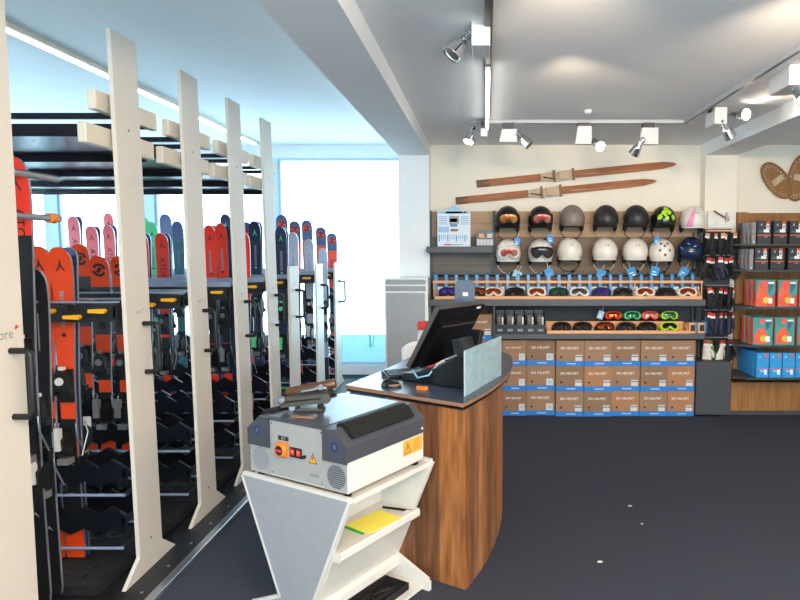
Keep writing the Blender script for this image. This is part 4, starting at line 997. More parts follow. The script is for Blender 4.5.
# ================================================================ lamps on ceiling tracks
def track(name_label, a_, c_, mat, loc, lit=None):
    t = thing('lighting_track', name_label, 'lighting track', loc); a_ = Vector(a_) - Vector(loc); c_ = Vector(c_) - Vector(loc); d = (c_ - a_).normalized(); s = Vector((d.y, -d.x, 0)).normalized() * .018
    m = MB(); n = Vector((0, 0, -.028))
    vs = [a_ - s, a_ + s, c_ + s, c_ - s, a_ - s + n, a_ + s + n, c_ + s + n, c_ - s + n]; m.add(vs, [(0, 3, 2, 1), (4, 5, 6, 7), (0, 1, 5, 4), (1, 2, 6, 5), (2, 3, 7, 6), (3, 0, 4, 7)], mat); m.build('rail', t, bev=.003)
    s2 = s * .35; n1 = Vector((0, 0, -.0284)); n2 = Vector((0, 0, -.0281))
    m = MB(); m.add([a_ - s2 + n1, a_ + s2 + n1, c_ + s2 + n1, c_ - s2 + n1], [(0, 1, 2, 3)], 'track_black'); m.build('groove', t)
    return t
YT = 5.27; XT = at(685, 125, YT).x; XT0 = at(487, 128, YT).x
track('long dark ceiling track running towards the helmet wall', (XT0, 1.2, ZC), (XT0, YT - .03, ZC), 'track_black', (XT0, 3.0, ZC))
track('ceiling track running across before the helmet wall', (XT0 - .1, YT, ZC), (XT + .02, YT, ZC), 'track_white', ((XT0 + XT) / 2, YT, ZC))
track('white ceiling track beside the beam on the snowshoe side', (XT, 1.2, ZC), (XT, YT - .03, ZC), 'track_white', (XT, 3.0, ZC))
tb = thing('tube_lamp', 'slim bright white tube lamp mounted under the dark ceiling track', 'lamp', (XT0, 4.0, ZC - .03))
ya_, yb_ = atz(483, 72, ZC - .06).y, atz(486, 128, ZC - .06).y
m = MB(); m.box((-.014, ya_ - 4.0, -.02), (.014, yb_ - 4.0, 0), 'lamp_white'); m.build('housing', tb)
m = MB(); m.box((-.012, ya_ - 3.99, -.045), (.012, yb_ - 4.01, -.0205), 'tube_light'); m.build('tube', tb)
def head(t, base, c, d, lit, s=1.0, inh=True):
    base, c, d = Vector(base), Vector(c), Vector(d).normalized(); M = Matrix.Translation(c) @ d.to_track_quat('Z', 'Y').to_matrix().to_4x4()
    back = M @ Vector((0, 0, -.1 * s))
    m = MB(); m.tube([base, base + (back - base) * .5 + Vector((0, 0, -.004)), back], .005, 'chrome', 8)
    m.build('arm', t)
    m = MB(); m.lathe([(.012 * s, -.115 * s), (.02 * s, -.11 * s), (.02 * s, -.05 * s), (.027 * s, -.045 * s), (.036 * s, -.015 * s), (.044 * s, .035 * s), (.046 * s, .04 * s), (.04 * s, .036 * s)], 'chrome', 20, M)
    for k in range(4): m.lathe([(.0235 * s, -.1 * s + k * .013 * s), (.0235 * s, -.094 * s + k * .013 * s)], 'chrome', 16, M)
    h = m.build('spot_head', t)
    m = MB(); m.lathe([(.039 * s, .0361 * s), (.03 * s, .041 * s), (.002, .044 * s)], 'bulb' if lit else 'bulb_off', 18, M); m.build('bulb', h)
    if lit: SPOTS.append((Vector(t.location) + c + d * .05 * s, d, lit))
SPOTS = []
def lamp(px, py, Y, box, label, heads, clip='track_black'):
    """driver box hanging under a track at (px, py); heads: (dx, dy, dz, dir, lit)"""
    p = at(px, py, Y); t = thing('track_spotlight', label, 'spotlight', (p.x, Y, p.z), 0, 'spotlights on the ceiling tracks'); bw, bd, bh = box
    m = MB(); m.prism([(-bw / 2, -bh / 2), (bw / 2, -bh / 2), (bw / 2, bh / 2), (-bw / 2 + (.02 if bw > bd else 0), bh / 2)], -bd / 2, bd / 2, 'y', 'lamp_white'); m.build('driver_box', t, bev=.004)
    m = MB(); top = ZC - .029 - p.z; m.box((-min(bw, .09) / 2, -min(bd, .09) / 2, bh / 2), (min(bw, .09) / 2, min(bd, .09) / 2, top), clip); m.build('track_clip', t)
    for (base, c, d, lit) in heads: head(t, base, c, d, lit)
    return t
lamp(481, 39, 3.12, (.085, .2, .12), 'white boxed spotlight with large chrome head under the dark track, nearest of all', [((-.03, -.06, .02), (-.115, -.08, -.07), (-.55, -.25, -.72), 0)])
lamp(484, 134, 5.22, (.05, .14, .06), 'spotlight with lit chrome head at the end of the dark track', [((-.03, -.02, .0), (-.115, -.02, -.035), (-.25, -.3, -.85), 14)])
lamp(508, 136, 5.25, (.14, .05, .10), 'white boxed spotlight with unlit chrome head angled towards the helmets, beside the track corner', [((.05, -.03, .0), (.145, -.03, -.05), (.6, -.15, -.6), 0)])
lamp(583, 135.5, 5.25, (.13, .06, .14), 'white boxed spotlight with bright round head above the grey helmet', [((.06, -.03, -.06), (.115, -.06, -.085), (.25, -.75, -.45), 14)], 'pos_grey')
lamp(648, 136.5, 5.25, (.15, .06, .13), 'white boxed spotlight with unlit head above the lime helmet', [((-.05, -.03, -.06), (-.10, -.03, -.11), (-.3, .5, -.6), 0)], 'pos_grey')
lamp(716, 118, 4.85, (.09, .2, .12), 'white boxed spotlight with two heads on the beam side track', [((.05, -.05, .02), (.15, -.12, .0), (.35, -.85, -.15), 8), ((.02, -.05, -.06), (.07, -.06, -.12), (.5, .2, -.7), 0)])
lamp(789, 80, 3.85, (.12, .26, .12), 'white boxed spotlight with lit head at the frame edge', [((.0, -.05, -.06), (.035, -.08, -.105), (.2, -.6, -.7), 6)])
# ================================================================ counter
ZTOPC = .9
out = [(-.725, 3.285), (-.10, 2.885)]
def bez(p0, p1, p2, n=14): return [tuple((1 - t) ** 2 * p0[i] + 2 * t * (1 - t) * p1[i] + t * t * p2[i] for i in range(2)) for t in [k / n for k in range(1, n + 1)]]
out += bez((-.10, 2.885), (.185, 3.50), (.175, 4.12)) + bez((.185, 4.12), (.15, 4.6), (-.42, 4.66), 8) + bez((-.42, 4.66), (-.48, 4.0), (-.725, 3.285), 10)[:-1]
ct = thing('sales_counter', 'brown wood clad sales counter with dark glossy curved top', 'counter', (-.2, 3.6, 0))
m = MB(); m.prism(out, ZTOPC - .016, ZTOPC, 'z', 'counter_top'); 
n = len(out); cxm, cym = sum(p[0] for p in out) / n, sum(p[1] for p in out) / n
m.build('worktop', ct, bev=.002, world=True)
def shrink(k): return [(cxm + (x - cxm) * k, cym + (y - cym) * k) for x, y in out]
m = MB(); m.prism(shrink(1.004), ZTOPC - .018, ZTOPC - .002, 'z', 'edge_wood'); m.build('edge_band', ct, world=True)
m = MB(); m.prism(shrink(.992), ZTOPC - .034, ZTOPC - .0185, 'z', 'pos_black'); m.build('underside', ct, world=True)
body = [(-.47, 3.13), (-.092, 2.905)] + bez((-.092, 2.905), (.105, 3.35), (.112, 4.0), 18) + [(-.2, 4.4), (-.36, 4.2)]
m = MB(); rw = random.Random(9); n = len(body); zt = ZTOPC - .0345
for i in range(n):
    p, q = Vector(body[i]), Vector(body[(i + 1) % n]); L = (q - p).length; k = max(1, round(L / .075))
    for j in range(k):
        a_, c_ = p.lerp(q, j / k), p.lerp(q, (j + 1) / k); m.add([(*a_, .0), (*c_, .0), (*c_, zt), (*a_, zt)], [(0, 1, 2, 3)], 'counter_wood_%d' % rw.randrange(5))
m.add([(*p, zt) for p in body], [tuple(range(n))], 'counter_wood_0')
m.build('cladding', ct, world=True)
# ---- glass pane at the edge
ga, gb = Vector((-.098, 3.02)), Vector((.088, 3.55)); d = (gb - ga).normalized(); nn = Vector((d.y, -d.x)) * .004
m = MB(); m.prism([tuple(ga + nn), tuple(gb + nn), tuple(gb - nn), tuple(ga - nn)], ZTOPC + .0005, ZTOPC + .222, 'z', 'clear_glass'); o = m.build('glass_screen', None, bev=.001)
tag(o, 'upright clear glass pane standing at the counter edge', 'glass screen')
# ---- till
UA = math.atan2(-.55, .835)
ps = thing('till_computer', 'black touch screen till seen from behind, leaning on the counter', 'computer', (-.418, 3.42, ZTOPC + .001), UA)
m = MB(); pr = [(-.015, 0), (.41, 0), (.41, .165), (.33, .155), (.20, .085), (.05, .045), (-.015, .04)]; n = len(pr)
m.add([(x, -.03, z) for x, z in pr] + [(x * .8, .30, z) for x, z in pr], [tuple(range(n))] + [tuple(range(n, 2 * n))[::-1]] + [((k + 1) % n, k, n + k, n + (k + 1) % n) for k in range(n)], 'pos_black'); m.box((-.03, .0, .0), (-.0151, .33, .025), 'pos_grey'); m.build('base', ps, bev=.006)
Wm = .43; T = Vector((.203, 0, .33)); Tn = T.normalized(); Nn = Vector((Tn.z, 0, -Tn.x))     # back of the screen
def scr(s, y, d): return Vector((0, y, .07)) + Tn * s + Nn * d
def slab(m, s0, s1, y0, y1, d0, d1, mat):
    vs = [scr(s, y, d) for d in (d0, d1) for s, y in ((s0, y0), (s0, y1), (s1, y1), (s1, y0))]; m.add(vs, [(0, 1, 2, 3), (7, 6, 5, 4), (0, 4, 5, 1), (1, 5, 6, 2), (2, 6, 7, 3), (3, 7, 4, 0)], mat)
m = MB(); slab(m, 0, .385, 0, Wm, -.012, .018, 'pos_black'); slab(m, -.0, .386, -.002, .0, -.010, .016, 'pos_edge'); slab(m, .385, .388, 0, Wm, -.008, .016, 'pos_edge'); slab(m, .02, .30, .05, .38, .018, .045, 'pos_black'); slab(m, .285, .292, .06, .37, .0445, .05, 'pos_edge')
slab(m, .345, .352, .18, .25, .018, .0188, 'pos_grey'); slab(m, .36, .375, .36, .40, .018, .0192, 'print_white'); slab(m, .235, .24, .17, .26, .045, .0456, 'pos_grey')
sc = m.build('screen_housing', ps, bev=.004)
m = MB(); slab(m, .015, .37, .015, Wm - .015, -.0128, -.0121, 'display_slate'); m.build('display', ps)
m = MB(); m.prism([(.21, .085), (.285, .11), (.275, .165), (.232, .226), (.185, .215)], .15, .27, 'y', 'pos_grey'); m.build('neck', ps, bev=.004)
m = MB(); m.tube([(.10, .34, .1), (.11, .355, .3), (.125, .36, .40)], .012, 'pos_black', 8); m.build('display_pole', ps)
I = Matrix.Rotation(-UA, 3, 'Z')
m = MB(); m.M = Matrix.Translation(Vector((.125, .36, .395))) @ Matrix.Rotation(-UA, 4, 'Z') 
hw_ = .058; m.prism([(-hw_, -.06), (hw_, -.06), (hw_ * 1.0, .10), (hw_ * .8, .13), (-hw_ * .8, .13), (-hw_, .10)], .014, .034, 'y', 'display_slate'); m.box((-.012, .012, .04), (.018, .0139, .062), 'label_grey'); m.M = Matrix(); m.build('customer_display', ps, bev=.004)
# cables
m = MB(); m.tube([(.02, .02, .05), (.05, -.02, .06), (.11, -.05, .03), (.18, -.045, .05), (.2, .0, .1)], .005, 'tag_pale', 6); m.build('cable', ps)
# ---- pens on the till base
for k, (c, lab) in enumerate([('print_red', 'red and white pen on the till base'), ('binding_white', 'white pen on the till base beside the red pen')]):
    m = MB(); m.tube([(0, 0, 0), (.05, .0, .0)], .006, c, 8); m.tube([(.05, 0, 0), (.11, 0, 0)], .006, 'binding_white' if k == 0 else 'print_grey', 8); m.tube([(.11, 0, 0), (.125, 0, 0)], [.006, .002], 'pos_black', 8)
    o = m.build('pen'); o.location = parent_matrix(ps) @ Vector((.13 + k * .045, .02 + .045 * k, .076 + .028 * k)); o.rotation_euler = (0, R(-24), UA + R(8)); tag(o, lab, 'pen', 'pens on the till')
# ---- keyboard, mouse, orange clip, bottle, card terminal
q = atz(388, 377, ZTOPC); kb = thing('keyboard', 'dark keyboard lying by the till on the counter', 'keyboard', (q.x, q.y, ZTOPC + .0015), R(24))
m = MB(); m.prism([(-.07, 0), (.07, 0), (.07, .026), (-.07, .012)], -.02, .30, 'x', 'pos_black'); m.build('case', kb, bev=.003)
m = MB()
for r in range(5):
    for k in range(14): z = .0145 + .0025 * r; m.box((-.005 + k * .0205, -.058 + r * .024, z), (.011 + k * .0205, -.040 + r * .024, z + .006), 'pos_grey')
m.build('keys', kb)
q = atz(390.5, 387, ZTOPC); ms = thing('computer_mouse', 'black computer mouse with pale edge on the counter', 'computer mouse', (q.x, q.y + .02, ZTOPC + .0005), R(-12))
m = MB(); m.grid(lambda u, v: Vector((.055 * math.cos(2 * PI * u) * math.sin(PI / 2 * (1 - v) + .0), .032 * math.sin(2 * PI * u) * math.sin(PI / 2 * (1 - v)), .036 * math.sin(PI / 2 * v) * (1 - .15 * math.cos(2 * PI * u)))), 24, 8, 'pos_black', True, True); m.build('shell', ms)
m = MB(); m.tube([(.0, -.0335, .008), (.03, -.029, .012), (.052, -.014, .012), (.056, .002, .010)], .004, 'edge_wood', 8); m.build('grip', ms)
q = atz(422, 389.5, ZTOPC); oc = MB(); oc.prism([(-.03, -.008), (.01, -.012), (.032, -.002), (.03, .012), (0, .008), (-.028, .012)], 0, .016, 'z', 'orange'); o = oc.build('orange_clip', None, bev=.004); o.location = (q.x, q.y, ZTOPC + .0005); o.rotation_euler = (0, 0, R(-20)); tag(o, 'small bright orange plastic clip on the counter edge', 'clip')
bt = thing('bottle', 'white bottle with red cap standing behind the till screen', 'bottle', (-.365, 3.78, ZTOPC + .0005))
m = MB(); m.lathe([(.034, 0), (.037, .01), (.037, .18), (.03, .215), (.018, .23)], 'binding_white', 20); m.build('body', bt)
m = MB(); m.lathe([(.036, .2301), (.038, .24), (.038, .268), (.03, .278)], 'print_red', 20); m.build('cap', bt)
q = atz(484, 380, ZTOPC); cdt = thing('card_terminal', 'dark card terminal with small red part behind the glass pane', 'card terminal', (-.055, 3.52, ZTOPC + .0005), R(-30))
m = MB(); m.lathe([(.06, 0), (.06, .012), (.012, .02), (.012, .14)], 'pos_black', 16); m.build('stand', cdt)
m = MB(); m.box((-.04, -.02, .14), (.04, .015, .26), 'pos_black', Matrix.Rotation(R(-20), 3, 'X')); m.build('body', cdt, bev=.006)
m = MB(); m.box((-.02, -.045, .12), (.05, -.015, .145), 'display_red'); m.build('reader_slot', cdt)
# ---- office chair behind the counter
q = at(410, 352, 5.0); ch = thing('office_chair', 'white office chair partly hidden behind the counter', 'chair', (q.x + .16, 5.05, 0), R(20))
m = MB(); m.grid(lambda u, v: Vector((-.2 + .40 * u, .18 + .25 * (u - .5) ** 2 * -1.0 - .03 * math.sin(PI * v), .46 + .40 * v - .05 * (2 * u - 1) ** 4 * v)), 16, 10, 'chair_white'); m.build('backrest', ch, solid=.025)
m = MB(); m.prism([(-.22, -.2), (.22, -.2), (.24, .0), (.2, .2), (-.2, .2), (-.24, 0)], .43, .48, 'z', 'chair_white'); m.build('seat', ch, bev=.015)
m = MB(); m.tube([(0, 0, .06), (0, 0, .43)], .025, 'chrome', 12); m.build('column', ch)
for k in range(5):
    m = MB(); a = 2 * PI * k / 5; m.tube([(0, 0, .09), (.26 * math.cos(a), .26 * math.sin(a), .06)], [.022, .014], 'chrome', 8); l = m.build('leg', ch)
    m = MB(); m.lathe([(.028, -.012), (.028, .012)], 'pos_black', 14, Matrix.Translation((.26 * math.cos(a), .26 * math.sin(a), .0285)) @ Matrix.Rotation(a + PI / 2, 4, 'Z') @ Matrix.Rotation(R(90), 4, 'Y') ); m.build('caster', l)
for s in (-1, 1):
    m = MB(); m.tube([(s * .2, .05, .44), (s * .27, .05, .5), (s * .27, .05, .64), (s * .27, -.14, .66)], .013, 'chrome', 8); m.build('armrest', ch)
# ---- grey cabinet by the window
cx0, cx1 = at(384.5, 300, 6.0).x, at(428, 300, 6.0).x; cz = at(400, 278, 6.0).z
cb = thing('grey_cabinet', 'grey louvred cabinet standing at the column beside the large window', 'cabinet', ((cx0 + cx1) / 2, 6.0, 0))
m = MB(); m.box((cx0, 6.002, 0), (cx1, YC - .004, cz), 'cabinet_frame'); m.build('body', cb, bev=.003, world=True)
m = MB(); m.box((cx0 + .02, 5.985, .08), (cx1 - .03, 6.0015, cz - .14), 'cabinet_grey'); m.build('door', cb, bev=.003, world=True)
for k in range(2):
    m = MB(); m.prism([(5.98, cz - .055 - k * .062), (6.0015, cz - .015 - k * .062), (6.0015, cz - .06 - k * .062)], cx0 + .015, cx1 - .02, 'x', 'cabinet_grey'); m.build('louvre', cb, world=True)

# ================================================================ test machine on its stand
DA = R(-30.5); DC = (-.650, 2.813, 0)
st = thing('machine_stand', 'white hourglass shaped stand carrying the grey test machine', 'stand', DC, DA)
hg = [(-.305, .625), (-.085, .13), (-.28, .045), (-.28, 0), (.28, 0), (.28, .045), (.085, .13), (.305, .625)]
for y0 in (-.284, .266):
    m = MB(); m.prism(hg, y0, y0 + .018, 'y', 'panel_grey' if y0 < 0 else 'white_lacquer')
    pts = hg + [hg[0]]
    for k in range(len(hg)):
        p, q = Vector(pts[k]), Vector(pts[k + 1]); d = (q - p).normalized(); nr = Vector((-d.y, d.x)) * .0015
        m.prism([tuple(p + nr), tuple(q + nr), tuple(q - nr * 8), tuple(p - nr * 8)], y0 - .001, y0 + .019, 'y', 'white_lacquer')
    m.build('end_panel', st)
m = MB(); m.box((-.295, -.2655, .60), (.295, .2655, .622), 'white_lacquer'); m.build('top_board', st)
def sloped(x0, z0, x1, z1, t, y0, y1):
    p, q = Vector((x0, z0)), Vector((x1, z1)); d = (q - p).normalized(); nr = Vector((-d.y, d.x)) * t; return [tuple(p), tuple(q), tuple(q + nr), tuple(p + nr)]
m = MB(); m.box((-.215, -.2655, .362), (.20, .2655, .380), 'white_lacquer'); m.prism([(.20, .350), (.238, .352), (.244, .362), (.244, .386), (.238, .392), (.20, .392)], -.2655, .2655, 'y', 'white_lacquer'); m.build('shelf', st)
m = MB(); m.box((-.009, -.2655, .381), (.009, .2655, .599), 'white_lacquer'); m.build('divider', st)
for s in (-1, 1):
    m = MB(); m.prism(sloped(s * .19, .361, s * .085, .14, .014 * s, 0, 0), -.2655, .2655, 'y', 'white_lacquer'); m.build('sloping_panel', st)
    m = MB(); m.prism([(s * .085, .10), (s * .085, .138), (s * .12, .122), (s * .12, .088)], -.2655, .2655, 'y', 'white_lacquer'); m.build('rail', st)
m = MB(); m.box((-.26, -.2655, .008), (.26, .2655, .022), 'white_lacquer'); m.build('base_board', st)
bx = MB(); bx.box((.085, -.16, .0225), (.225, .20, .03), 'rubber')
for y in (-.16, .195): bx.box((.085, y, .0225), (.225, y + .005, .055), 'rubber')
for x in (.085, .22): bx.box((x, -.155, .0225), (x + .005, .195, .055), 'rubber')
for k in range(18): bx.tube([(.10 + .11 * random.random(), -.13 + .3 * random.random(), .034), (.11 + .1 * random.random(), -.13 + .3 * random.random(), .04)], .006, 'binding_black', 6)
o = bx.build('accessory_tray'); o.location = DC; o.rotation_euler = (0, 0, DA); tag(o, 'flat black tray of small dark parts inside the stand foot', 'tray')
# paper pad and pen on the shelf
def in_stand(x, y, z): return parent_matrix(st) @ Vector((x, y, z))
pd = thing('paper_pad', 'yellow paper pad with green edge on the stand shelf', 'paper pad', in_stand(.155, .04, .3808), DA + R(-6))
m = MB(); m.box((-.075, -.105, 0), (.075, .105, .009), 'pad_green'); m.build('backing', pd)
m = MB(); m.box((-.075, -.099, .0092), (.075, .105, .013), 'pad_yellow'); m.build('sheets', pd)
m = MB(); m.tube([(0, -.08, 0), (0, .07, 0)], .006, 'pos_black', 8); m.tube([(0, .07, 0), (0, .085, 0)], [.006, .002], 'pos_black', 8); o = m.build('marker_pen'); o.location = in_stand(.155, .215, .3875); o.rotation_euler = (0, 0, DA + R(-76)); tag(o, 'black marker pen behind the yellow pad on the stand shelf', 'pen')
# machine
Z0M = .6235
tm = thing('test_machine', 'grey and white ski binding test machine with orange switch on the stand', 'machine', (DC[0] + .008, DC[1] - .004, Z0M), DA)
hw_, fy, by = .279, -.266, .236
m = MB(); m.box((-hw_, fy, .022), (hw_, by, .155), 'device_white'); m.prism([(-hw_, .155), (hw_, .155), (hw_, .20), (.20, .258), (-.20, .258), (-hw_, .20)], fy, by, 'y', 'device_white'); m.build('body', tm, bev=.003)
for sx in (-1, 1):
    for sy in (fy + .03, by - .03): m = MB(); m.lathe([(.016, 0), (.018, .0215)], 'rubber', 12, Matrix.Translation((sx * (hw_ - .03), sy, 0))); m.build('foot', tm)
m = MB(); t = .006
oute = [(hw_ + t, .148), (hw_ + t, .212), (.215, .272), (-.215, .272), (-hw_ - t, .212), (-hw_ - t, .148)]; inn = [(-hw_ - .001, .148), (-hw_ - .001, .2005), (-.2, .2585), (.2, .2585), (hw_ + .001, .2005), (hw_ + .001, .148)]
mats = 'device_grey'
m.prism(oute + inn, fy - .004, by + .004, 'y', mats)
m.build('lid', tm, bev=.003)
m = MB(); m.box((-.205, fy + .01, .2722), (.15, by - .005, .2745), 'device_top'); m.build('top_plate', tm)
for nm, pl, ex in (('left', [(-hw_ - t, .142), (-.150, .142), (-.150, .2715), (-.21, .2715), (-hw_ - t, .212)], (-.222, .21)), ('right', [(.155, .142), (hw_ + t, .142), (hw_ + t, .212), (.21, .2715), (.155, .2715)], (.222, .205))):
    m = MB(); m.prism(pl, fy - .010, fy - .0045, 'y', 'device_grey'); c = m.build('cheek', tm, bev=.002)
    m = MB(); m.flat(circle(.028, 24), face(ex[0], fy - .0104, ex[1]), 'emblem_blue'); m.flat(circle(.021, 24), face(ex[0], fy - .0106, ex[1]), 'pos_grey'); m.flat([(-.01, -.012), (.01, -.012), (.012, .006), (.0, .014), (-.012, .006)], face(ex[0], fy - .0109, ex[1]), 'emblem_blue'); m.flat([(-.002, -.008), (.002, -.008), (.002, .008), (-.002, .008)], face(ex[0], fy - .0112, ex[1]), 'print_grey'); m.build('emblem', c)
m = MB(); m.box((-.149, fy - .004, .03), (.154, fy - .0005, .262), 'device_panel'); m.box((-hw_, fy - .002, .023), (-.1495, fy - .0005, .141), 'device_panel'); m.box((.1545, fy - .002, .023), (hw_, fy - .0005, .141), 'device_panel')
for x, z in ((-.14, .25), (.145, .25), (-.14, .04), (.145, .04)): m.flat(circle(.004, 8), face(x, fy - .0044, z), 'pos_grey')
m.build('front_panel', tm)
for x, z in ((-.215, .085), (.222, .082)):
    m = MB(); m.flat(circle(.05, 24), face(x, fy - .0024, z), 'print_grey')
    for k in range(11):
        zz = -.042 + k * .0084; w_ = math.sqrt(max(0, .048 ** 2 - zz ** 2))
        m.flat([(-w_, zz - .002), (w_, zz - .002), (w_, zz + .002), (-w_, zz + .002)], face(x, fy - .0028, z), 'device_grey' if x > 0 else 'panel_grey')
    m.build('fan_grille', tm)
sw = MB(); kx, kz = -.070, .148; sw.box((kx - .032, fy - .014, kz - .03), (kx + .03, fy - .0045, kz + .03), 'orange'); sw.lathe([(.031, 0), (.030, .010), (.026, .013)], 'orange', 24, face(kx - .004, fy - .014, kz)); sw.flat(circle(.021, 20), face(kx - .004, fy - .0275, kz), 'ski_black'); sw.box((kx - .022, fy - .034, kz - .005), (kx + .014, fy - .0276, kz + .005), 'print_red'); sw.build('main_switch', tm, bev=.002)
m = MB(); m.box((kx - .03, fy - .006, kz + .038), (kx + .03, fy - .0045, kz + .056), 'pos_grey'); m.text('0  I', .014, 'print_white', face(kx, fy - .0064, kz + .047)); m.build('switch_label', tm)
for k in range(2):
    m = MB(); x = -.012 + k * .034; m.box((x - .016, fy - .010, kz - .022), (x + .014, fy - .0045, kz + .018), 'ski_black'); m.flat([(-.011, -.013), (.009, -.013), (.009, .011), (-.011, .011)], face(x, fy - .0104, kz), 'display_red')
    m.flat([(-.006, .0), (.004, .0), (.004, .003), (-.006, .003)], face(x, fy - .0108, kz), 'print_white'); m.build('red_display', tm)
m = MB(); m.lathe([(.008, 0), (.007, .012)], 'pos_black', 14, face(.052, fy - .0045, kz - .012)); m.build('button', tm)
def warning(m, M, s):
    m.flat([(-s, -s * .8), (s, -s * .8), (0, s)], M, 'pos_black'); m.flat([(-s * .78, -s * .66), (s * .78, -s * .66), (0, s * .72)], M @ Matrix.Translation((0, 0, .0003)), 'yellow')
    m.flat([(-s * .08, -s * .2), (s * .08, -s * .2), (s * .1, s * .4), (-s * .1, s * .4)], M @ Matrix.Translation((0, 0, .0006)), 'pos_black'); m.flat(circle(s * .09, 8, 0, -s * .42), M @ Matrix.Translation((0, 0, .0006)), 'pos_black')
m = MB(); warning(m, face(.098, fy - .0045, .135), .024); m.build('warning_triangle', tm)
m = MB(); m.box((.078, fy - .005, .062), (.128, fy - .0045, .074), 'print_grey'); m.build('name_plate', tm)
# side sticker
S = Matrix.Translation((hw_ + .0006, 0, 0)) @ Matrix.Rotation(R(90), 4, 'Z') @ Matrix.Rotation(R(90), 4, 'X')
m = MB(); m.box((hw_ + .0001, .085, .072), (hw_ + .0008, .226, .140), 'sticker_orange')
S2 = Matrix.Translation((hw_ + .0012, .118, .103)) @ Matrix.Rotation(R(90), 4, 'Z') @ Matrix.Rotation(R(90), 4, 'X')
m.flat([(-.026, -.022), (.026, -.022), (0, .028)], S2, 'bronze'); m.flat([(-.02, -.0185), (.02, -.0185), (0, .019)], S2 @ Matrix.Translation((0, 0, .0003)), 'sticker_orange'); m.flat([(-.002, -.008), (.002, -.008), (.003, .01), (-.003, .01)], S2 @ Matrix.Translation((0, 0, .0006)), 'bronze')
S3 = Matrix.Translation((hw_ + .0012, .188, .105)) @ Matrix.Rotation(R(90), 4, 'Z') @ Matrix.Rotation(R(90), 4, 'X')
for k in range(4): m.flat([(-.03, .022 - k * .012), (.024 - .008 * (k % 2), .022 - k * .012), (.024 - .008 * (k % 2), .018 - k * .012), (-.03, .018 - k * .012)], S3, 'orange')
m.build('warning_sticker', tm)
# foam rollers set in the shoulders of the lid
for s in (1, -1):
    m = MB(); cx_, cz_ = s * .222, .232; y0, y1 = -.225, .17
    m.M = Matrix.Translation((cx_, 0, cz_)); 
    m.prism([(-.056, .02), (-.03, .052), (0, .058), (.03, .042), (.058, .005), (.03, -.01)] if s > 0 else [(.056, .02), (.03, -.01 + .04), (-.058, .005), (-.03, .042), (0, .058), (.03, .052)], y0, y1, 'y', 'foam_black', True)
    m.M = Matrix(); m.build('foam_roller', tm, bev=.003)
# side bolts
m = MB(); m.lathe([(.005, 0), (.005, .004)], 'print_white', 10, Matrix.Translation((hw_ + t, by - .02, .17)) @ Matrix.Rotation(R(90), 4, 'Y')); m.build('bolt', tm)
# clamp tool on the machine
ZM = Z0M + .2752
def on_m(x, y, z): return Matrix.Translation((DC[0], DC[1], 0)) @ Matrix.Rotation(DA, 4, 'Z') @ Vector((x, y, z))
ck = thing('boot_sole_clamp', 'bronze and grey metal clamp tool with thick bar on the machine top', 'clamp', on_m(-.085, -.115, ZM), 0)
# local axes: x to the right of the photo, y away
m = MB(); m.box((-.055, -.02, 0), (.075, .04, .012), 'clamp_grey'); m.box((-.06, -.012, .012), (-.035, .03, .03), 'clamp_grey'); m.box((.05, -.012, .012), (.07, .03, .03), 'pos_black'); m.build('base', ck, bev=.003)
m = MB(); m.M = Matrix.Rotation(R(-6), 4, 'Y')
m.prism([(-.10, .03), (.095, .03), (.10, .045), (.10, .072), (-.085, .072), (-.105, .055)], -.03, .045, 'y', 'clamp_grey'); m.box((-.105, -.034, .05), (.1, -.0301, .056), 'pos_black'); m.M = Matrix(); m.build('jaw', ck, bev=.004)
for prof, mm, px_, pz_, pw in (([(.012, 0), (.016, .004), (.016, .018), (.01, .022)], 'steel', -.095, .055, 1), ([(.012, 0), (.016, .004), (.014, .016)], 'aluminium', -.055, .020, 1), ([(.02, 0), (.022, .004), (.022, .014)], 'clamp_grey', .095, .062, 1)):
    m = MB(); m.lathe(prof, mm, 14, face(px_, -.030 if pz_ > .03 else -.012, pz_)); m.build('knob', ck)
m = MB(); m.tube([(-.02, .0, .084), (.03, .0, .092), (.06, .005, .102), (.085, .01, .098)], .006, 'steel', 8); m.lathe([(.012, 0), (.012, .01)], 'steel', 12, face(.065, .0, .104)); m.build('wrench_lever', ck)
m = MB(); a0, a1 = Vector((-.10, .055, .066)), Vector((.115, .065, .108)); m.tube([a0, a0.lerp(a1, .04), a0.lerp(a1, .96), a1], [.019, .022, .022, .019], 'bronze', 20); m.tube([a0 - (a1 - a0) * .08, a0], [.016, .019], 'foam_black', 16); m.build('bar', ck)
m = MB(); m.box((-.05, .03, .045), (-.03, .06, .075), 'clamp_grey'); m.build('bracket', ck)
m = MB(); m.box((.06, .035, .05), (.085, .065, .098), 'clamp_grey'); m.build('bracket', ck)
m = MB(); m.prism([(-.05, -.012), (.045, -.012), (.05, .005), (-.04, .012)], 0, .004, 'z', 'edge_wood'); o = m.build('wooden_shim'); o.location = on_m(-.01, -.205, ZM + .0005); o.rotation_euler = (0, 0, R(-14)); tag(o, 'thin pale wooden strip in front of the clamp tool', 'wood strip')

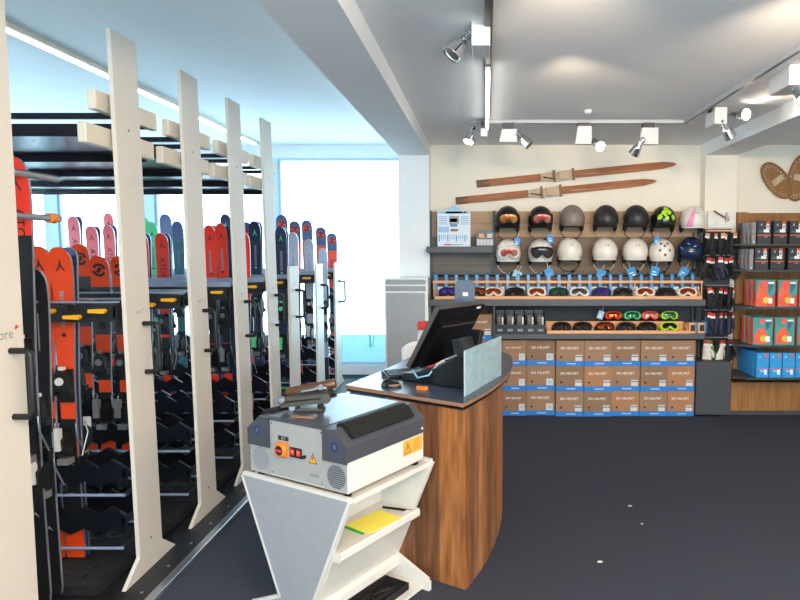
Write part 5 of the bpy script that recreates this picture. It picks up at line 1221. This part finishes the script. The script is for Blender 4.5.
# ================================================================ light
w = bpy.data.worlds.new('winter daylight'); bpy.context.scene.world = w; w.use_nodes = True
bg = w.node_tree.nodes['Background']; bg.inputs['Color'].default_value = (.69, .885, 1.0, 1); bg.inputs['Strength'].default_value = 3.4
def area(name, loc, rot, sx, sy, power, col):
    l = bpy.data.lights.new(name, 'AREA'); l.shape = 'RECTANGLE'; l.size = sx; l.size_y = sy; l.energy = power; l.color = col
    o = bpy.data.objects.new(name, l); C.objects.link(o); o.location = loc; o.rotation_euler = rot; return o
po = area('window_portal', ((W[0][0] + W[3][1]) / 2, YWIN + .15, (Z0 + ZT) / 2), (R(-90), 0, 0), W[3][1] - W[0][0], ZT - Z0, 1, (1, 1, 1)); po.data.cycles.is_portal = True
po = area('window_portal', ((FX0 + FX1) / 2, YN - .12, (FZ0 + FZ1) / 2), (R(90), 0, 0), FX1 - FX0, FZ1 - FZ0, 1, (1, 1, 1)); po.data.cycles.is_portal = True
po = area('window_portal', (XL - .12, (LY0 + LY1) / 2, (LZ0 + LZ1) / 2), (R(90), 0, R(-90)), LY1 - LY0, LZ1 - LZ0, 1, (1, 1, 1)); po.data.cycles.is_portal = True
WARM = (1.0, .78, .55)
area('warm_fill', (.6, -.6, 2.62), (R(14), 0, 0), 1.6, 1.2, 90, WARM)  # this and the next: warm fill added without fixtures, brightening the room
area('warm_fill', (3.2, 1.0, 2.62), (0, R(10), 0), 1.2, 1.2, 60, WARM)
area('ceiling_fill', (1.0, -1.2, 1.9), (R(180), 0, 0), 2.6, 2.0, 95, (1.0, .93, .86))  # unseen upward fill, added to brighten the ceiling
for k, (p, d, pw) in enumerate(SPOTS):
    l = bpy.data.lights.new('spot_lamp', 'SPOT'); l.energy = pw * .6; l.color = WARM; l.spot_size = R(100); l.spot_blend = .8; l.shadow_soft_size = .03
    o = bpy.data.objects.new('spot_lamp', l); C.objects.link(o); o.location = p; o.rotation_euler = d.to_track_quat('-Z', 'Y').to_euler()
# added spots without fixtures, brightening the helmet wall and the racks
for x, y, tx, ty, tz, pw in ((.3, 2.2, .6, 6.4, 1.5, 30), (1.6, 2.2, 2.4, 6.4, 1.3, 42), (1.3, 2.5, 1.6, 6.4, 1.6, 24), (.1, 1.0, -1.7, 3.2, 1.2, 45), (.4, 3.4, 1.2, 6.4, 1.9, 12)):
    l = bpy.data.lights.new('spot_fill', 'SPOT'); l.energy = pw; l.color = WARM; l.spot_size = R(85); l.spot_blend = .9; l.shadow_soft_size = .06
    o = bpy.data.objects.new('spot_fill', l); C.objects.link(o); o.location = (x, y, 2.52); o.rotation_euler = (Vector((tx, ty, tz)) - Vector((x, y, 2.52))).to_track_quat('-Z', 'Y').to_euler()

# ================================================================ camera
cd = bpy.data.cameras.new('camera'); cam = bpy.data.objects.new('camera', cd); C.objects.link(cam)
cam.location = (0, 0, EYE); cam.rotation_euler = (R(90) - PITCH, 0, 0); cd.sensor_width = 36; cd.lens = 36 * F_PX / 800; cd.shift_x = (400 - PX) / 800; cd.clip_start = .05; cd.clip_end = 100
sc_ = bpy.context.scene; sc_.camera = cam
sc_.view_settings.view_transform = 'Standard'; sc_.view_settings.look = 'None'; sc_.view_settings.exposure = 1.3; sc_.view_settings.gamma = 1.0; sc_.view_settings.use_curve_mapping = False
sc_.cycles.use_denoising = True; sc_.cycles.max_bounces = 10; sc_.cycles.diffuse_bounces = 6; sc_.cycles.transparent_max_bounces = 12; sc_.cycles.sample_clamp_indirect = 6
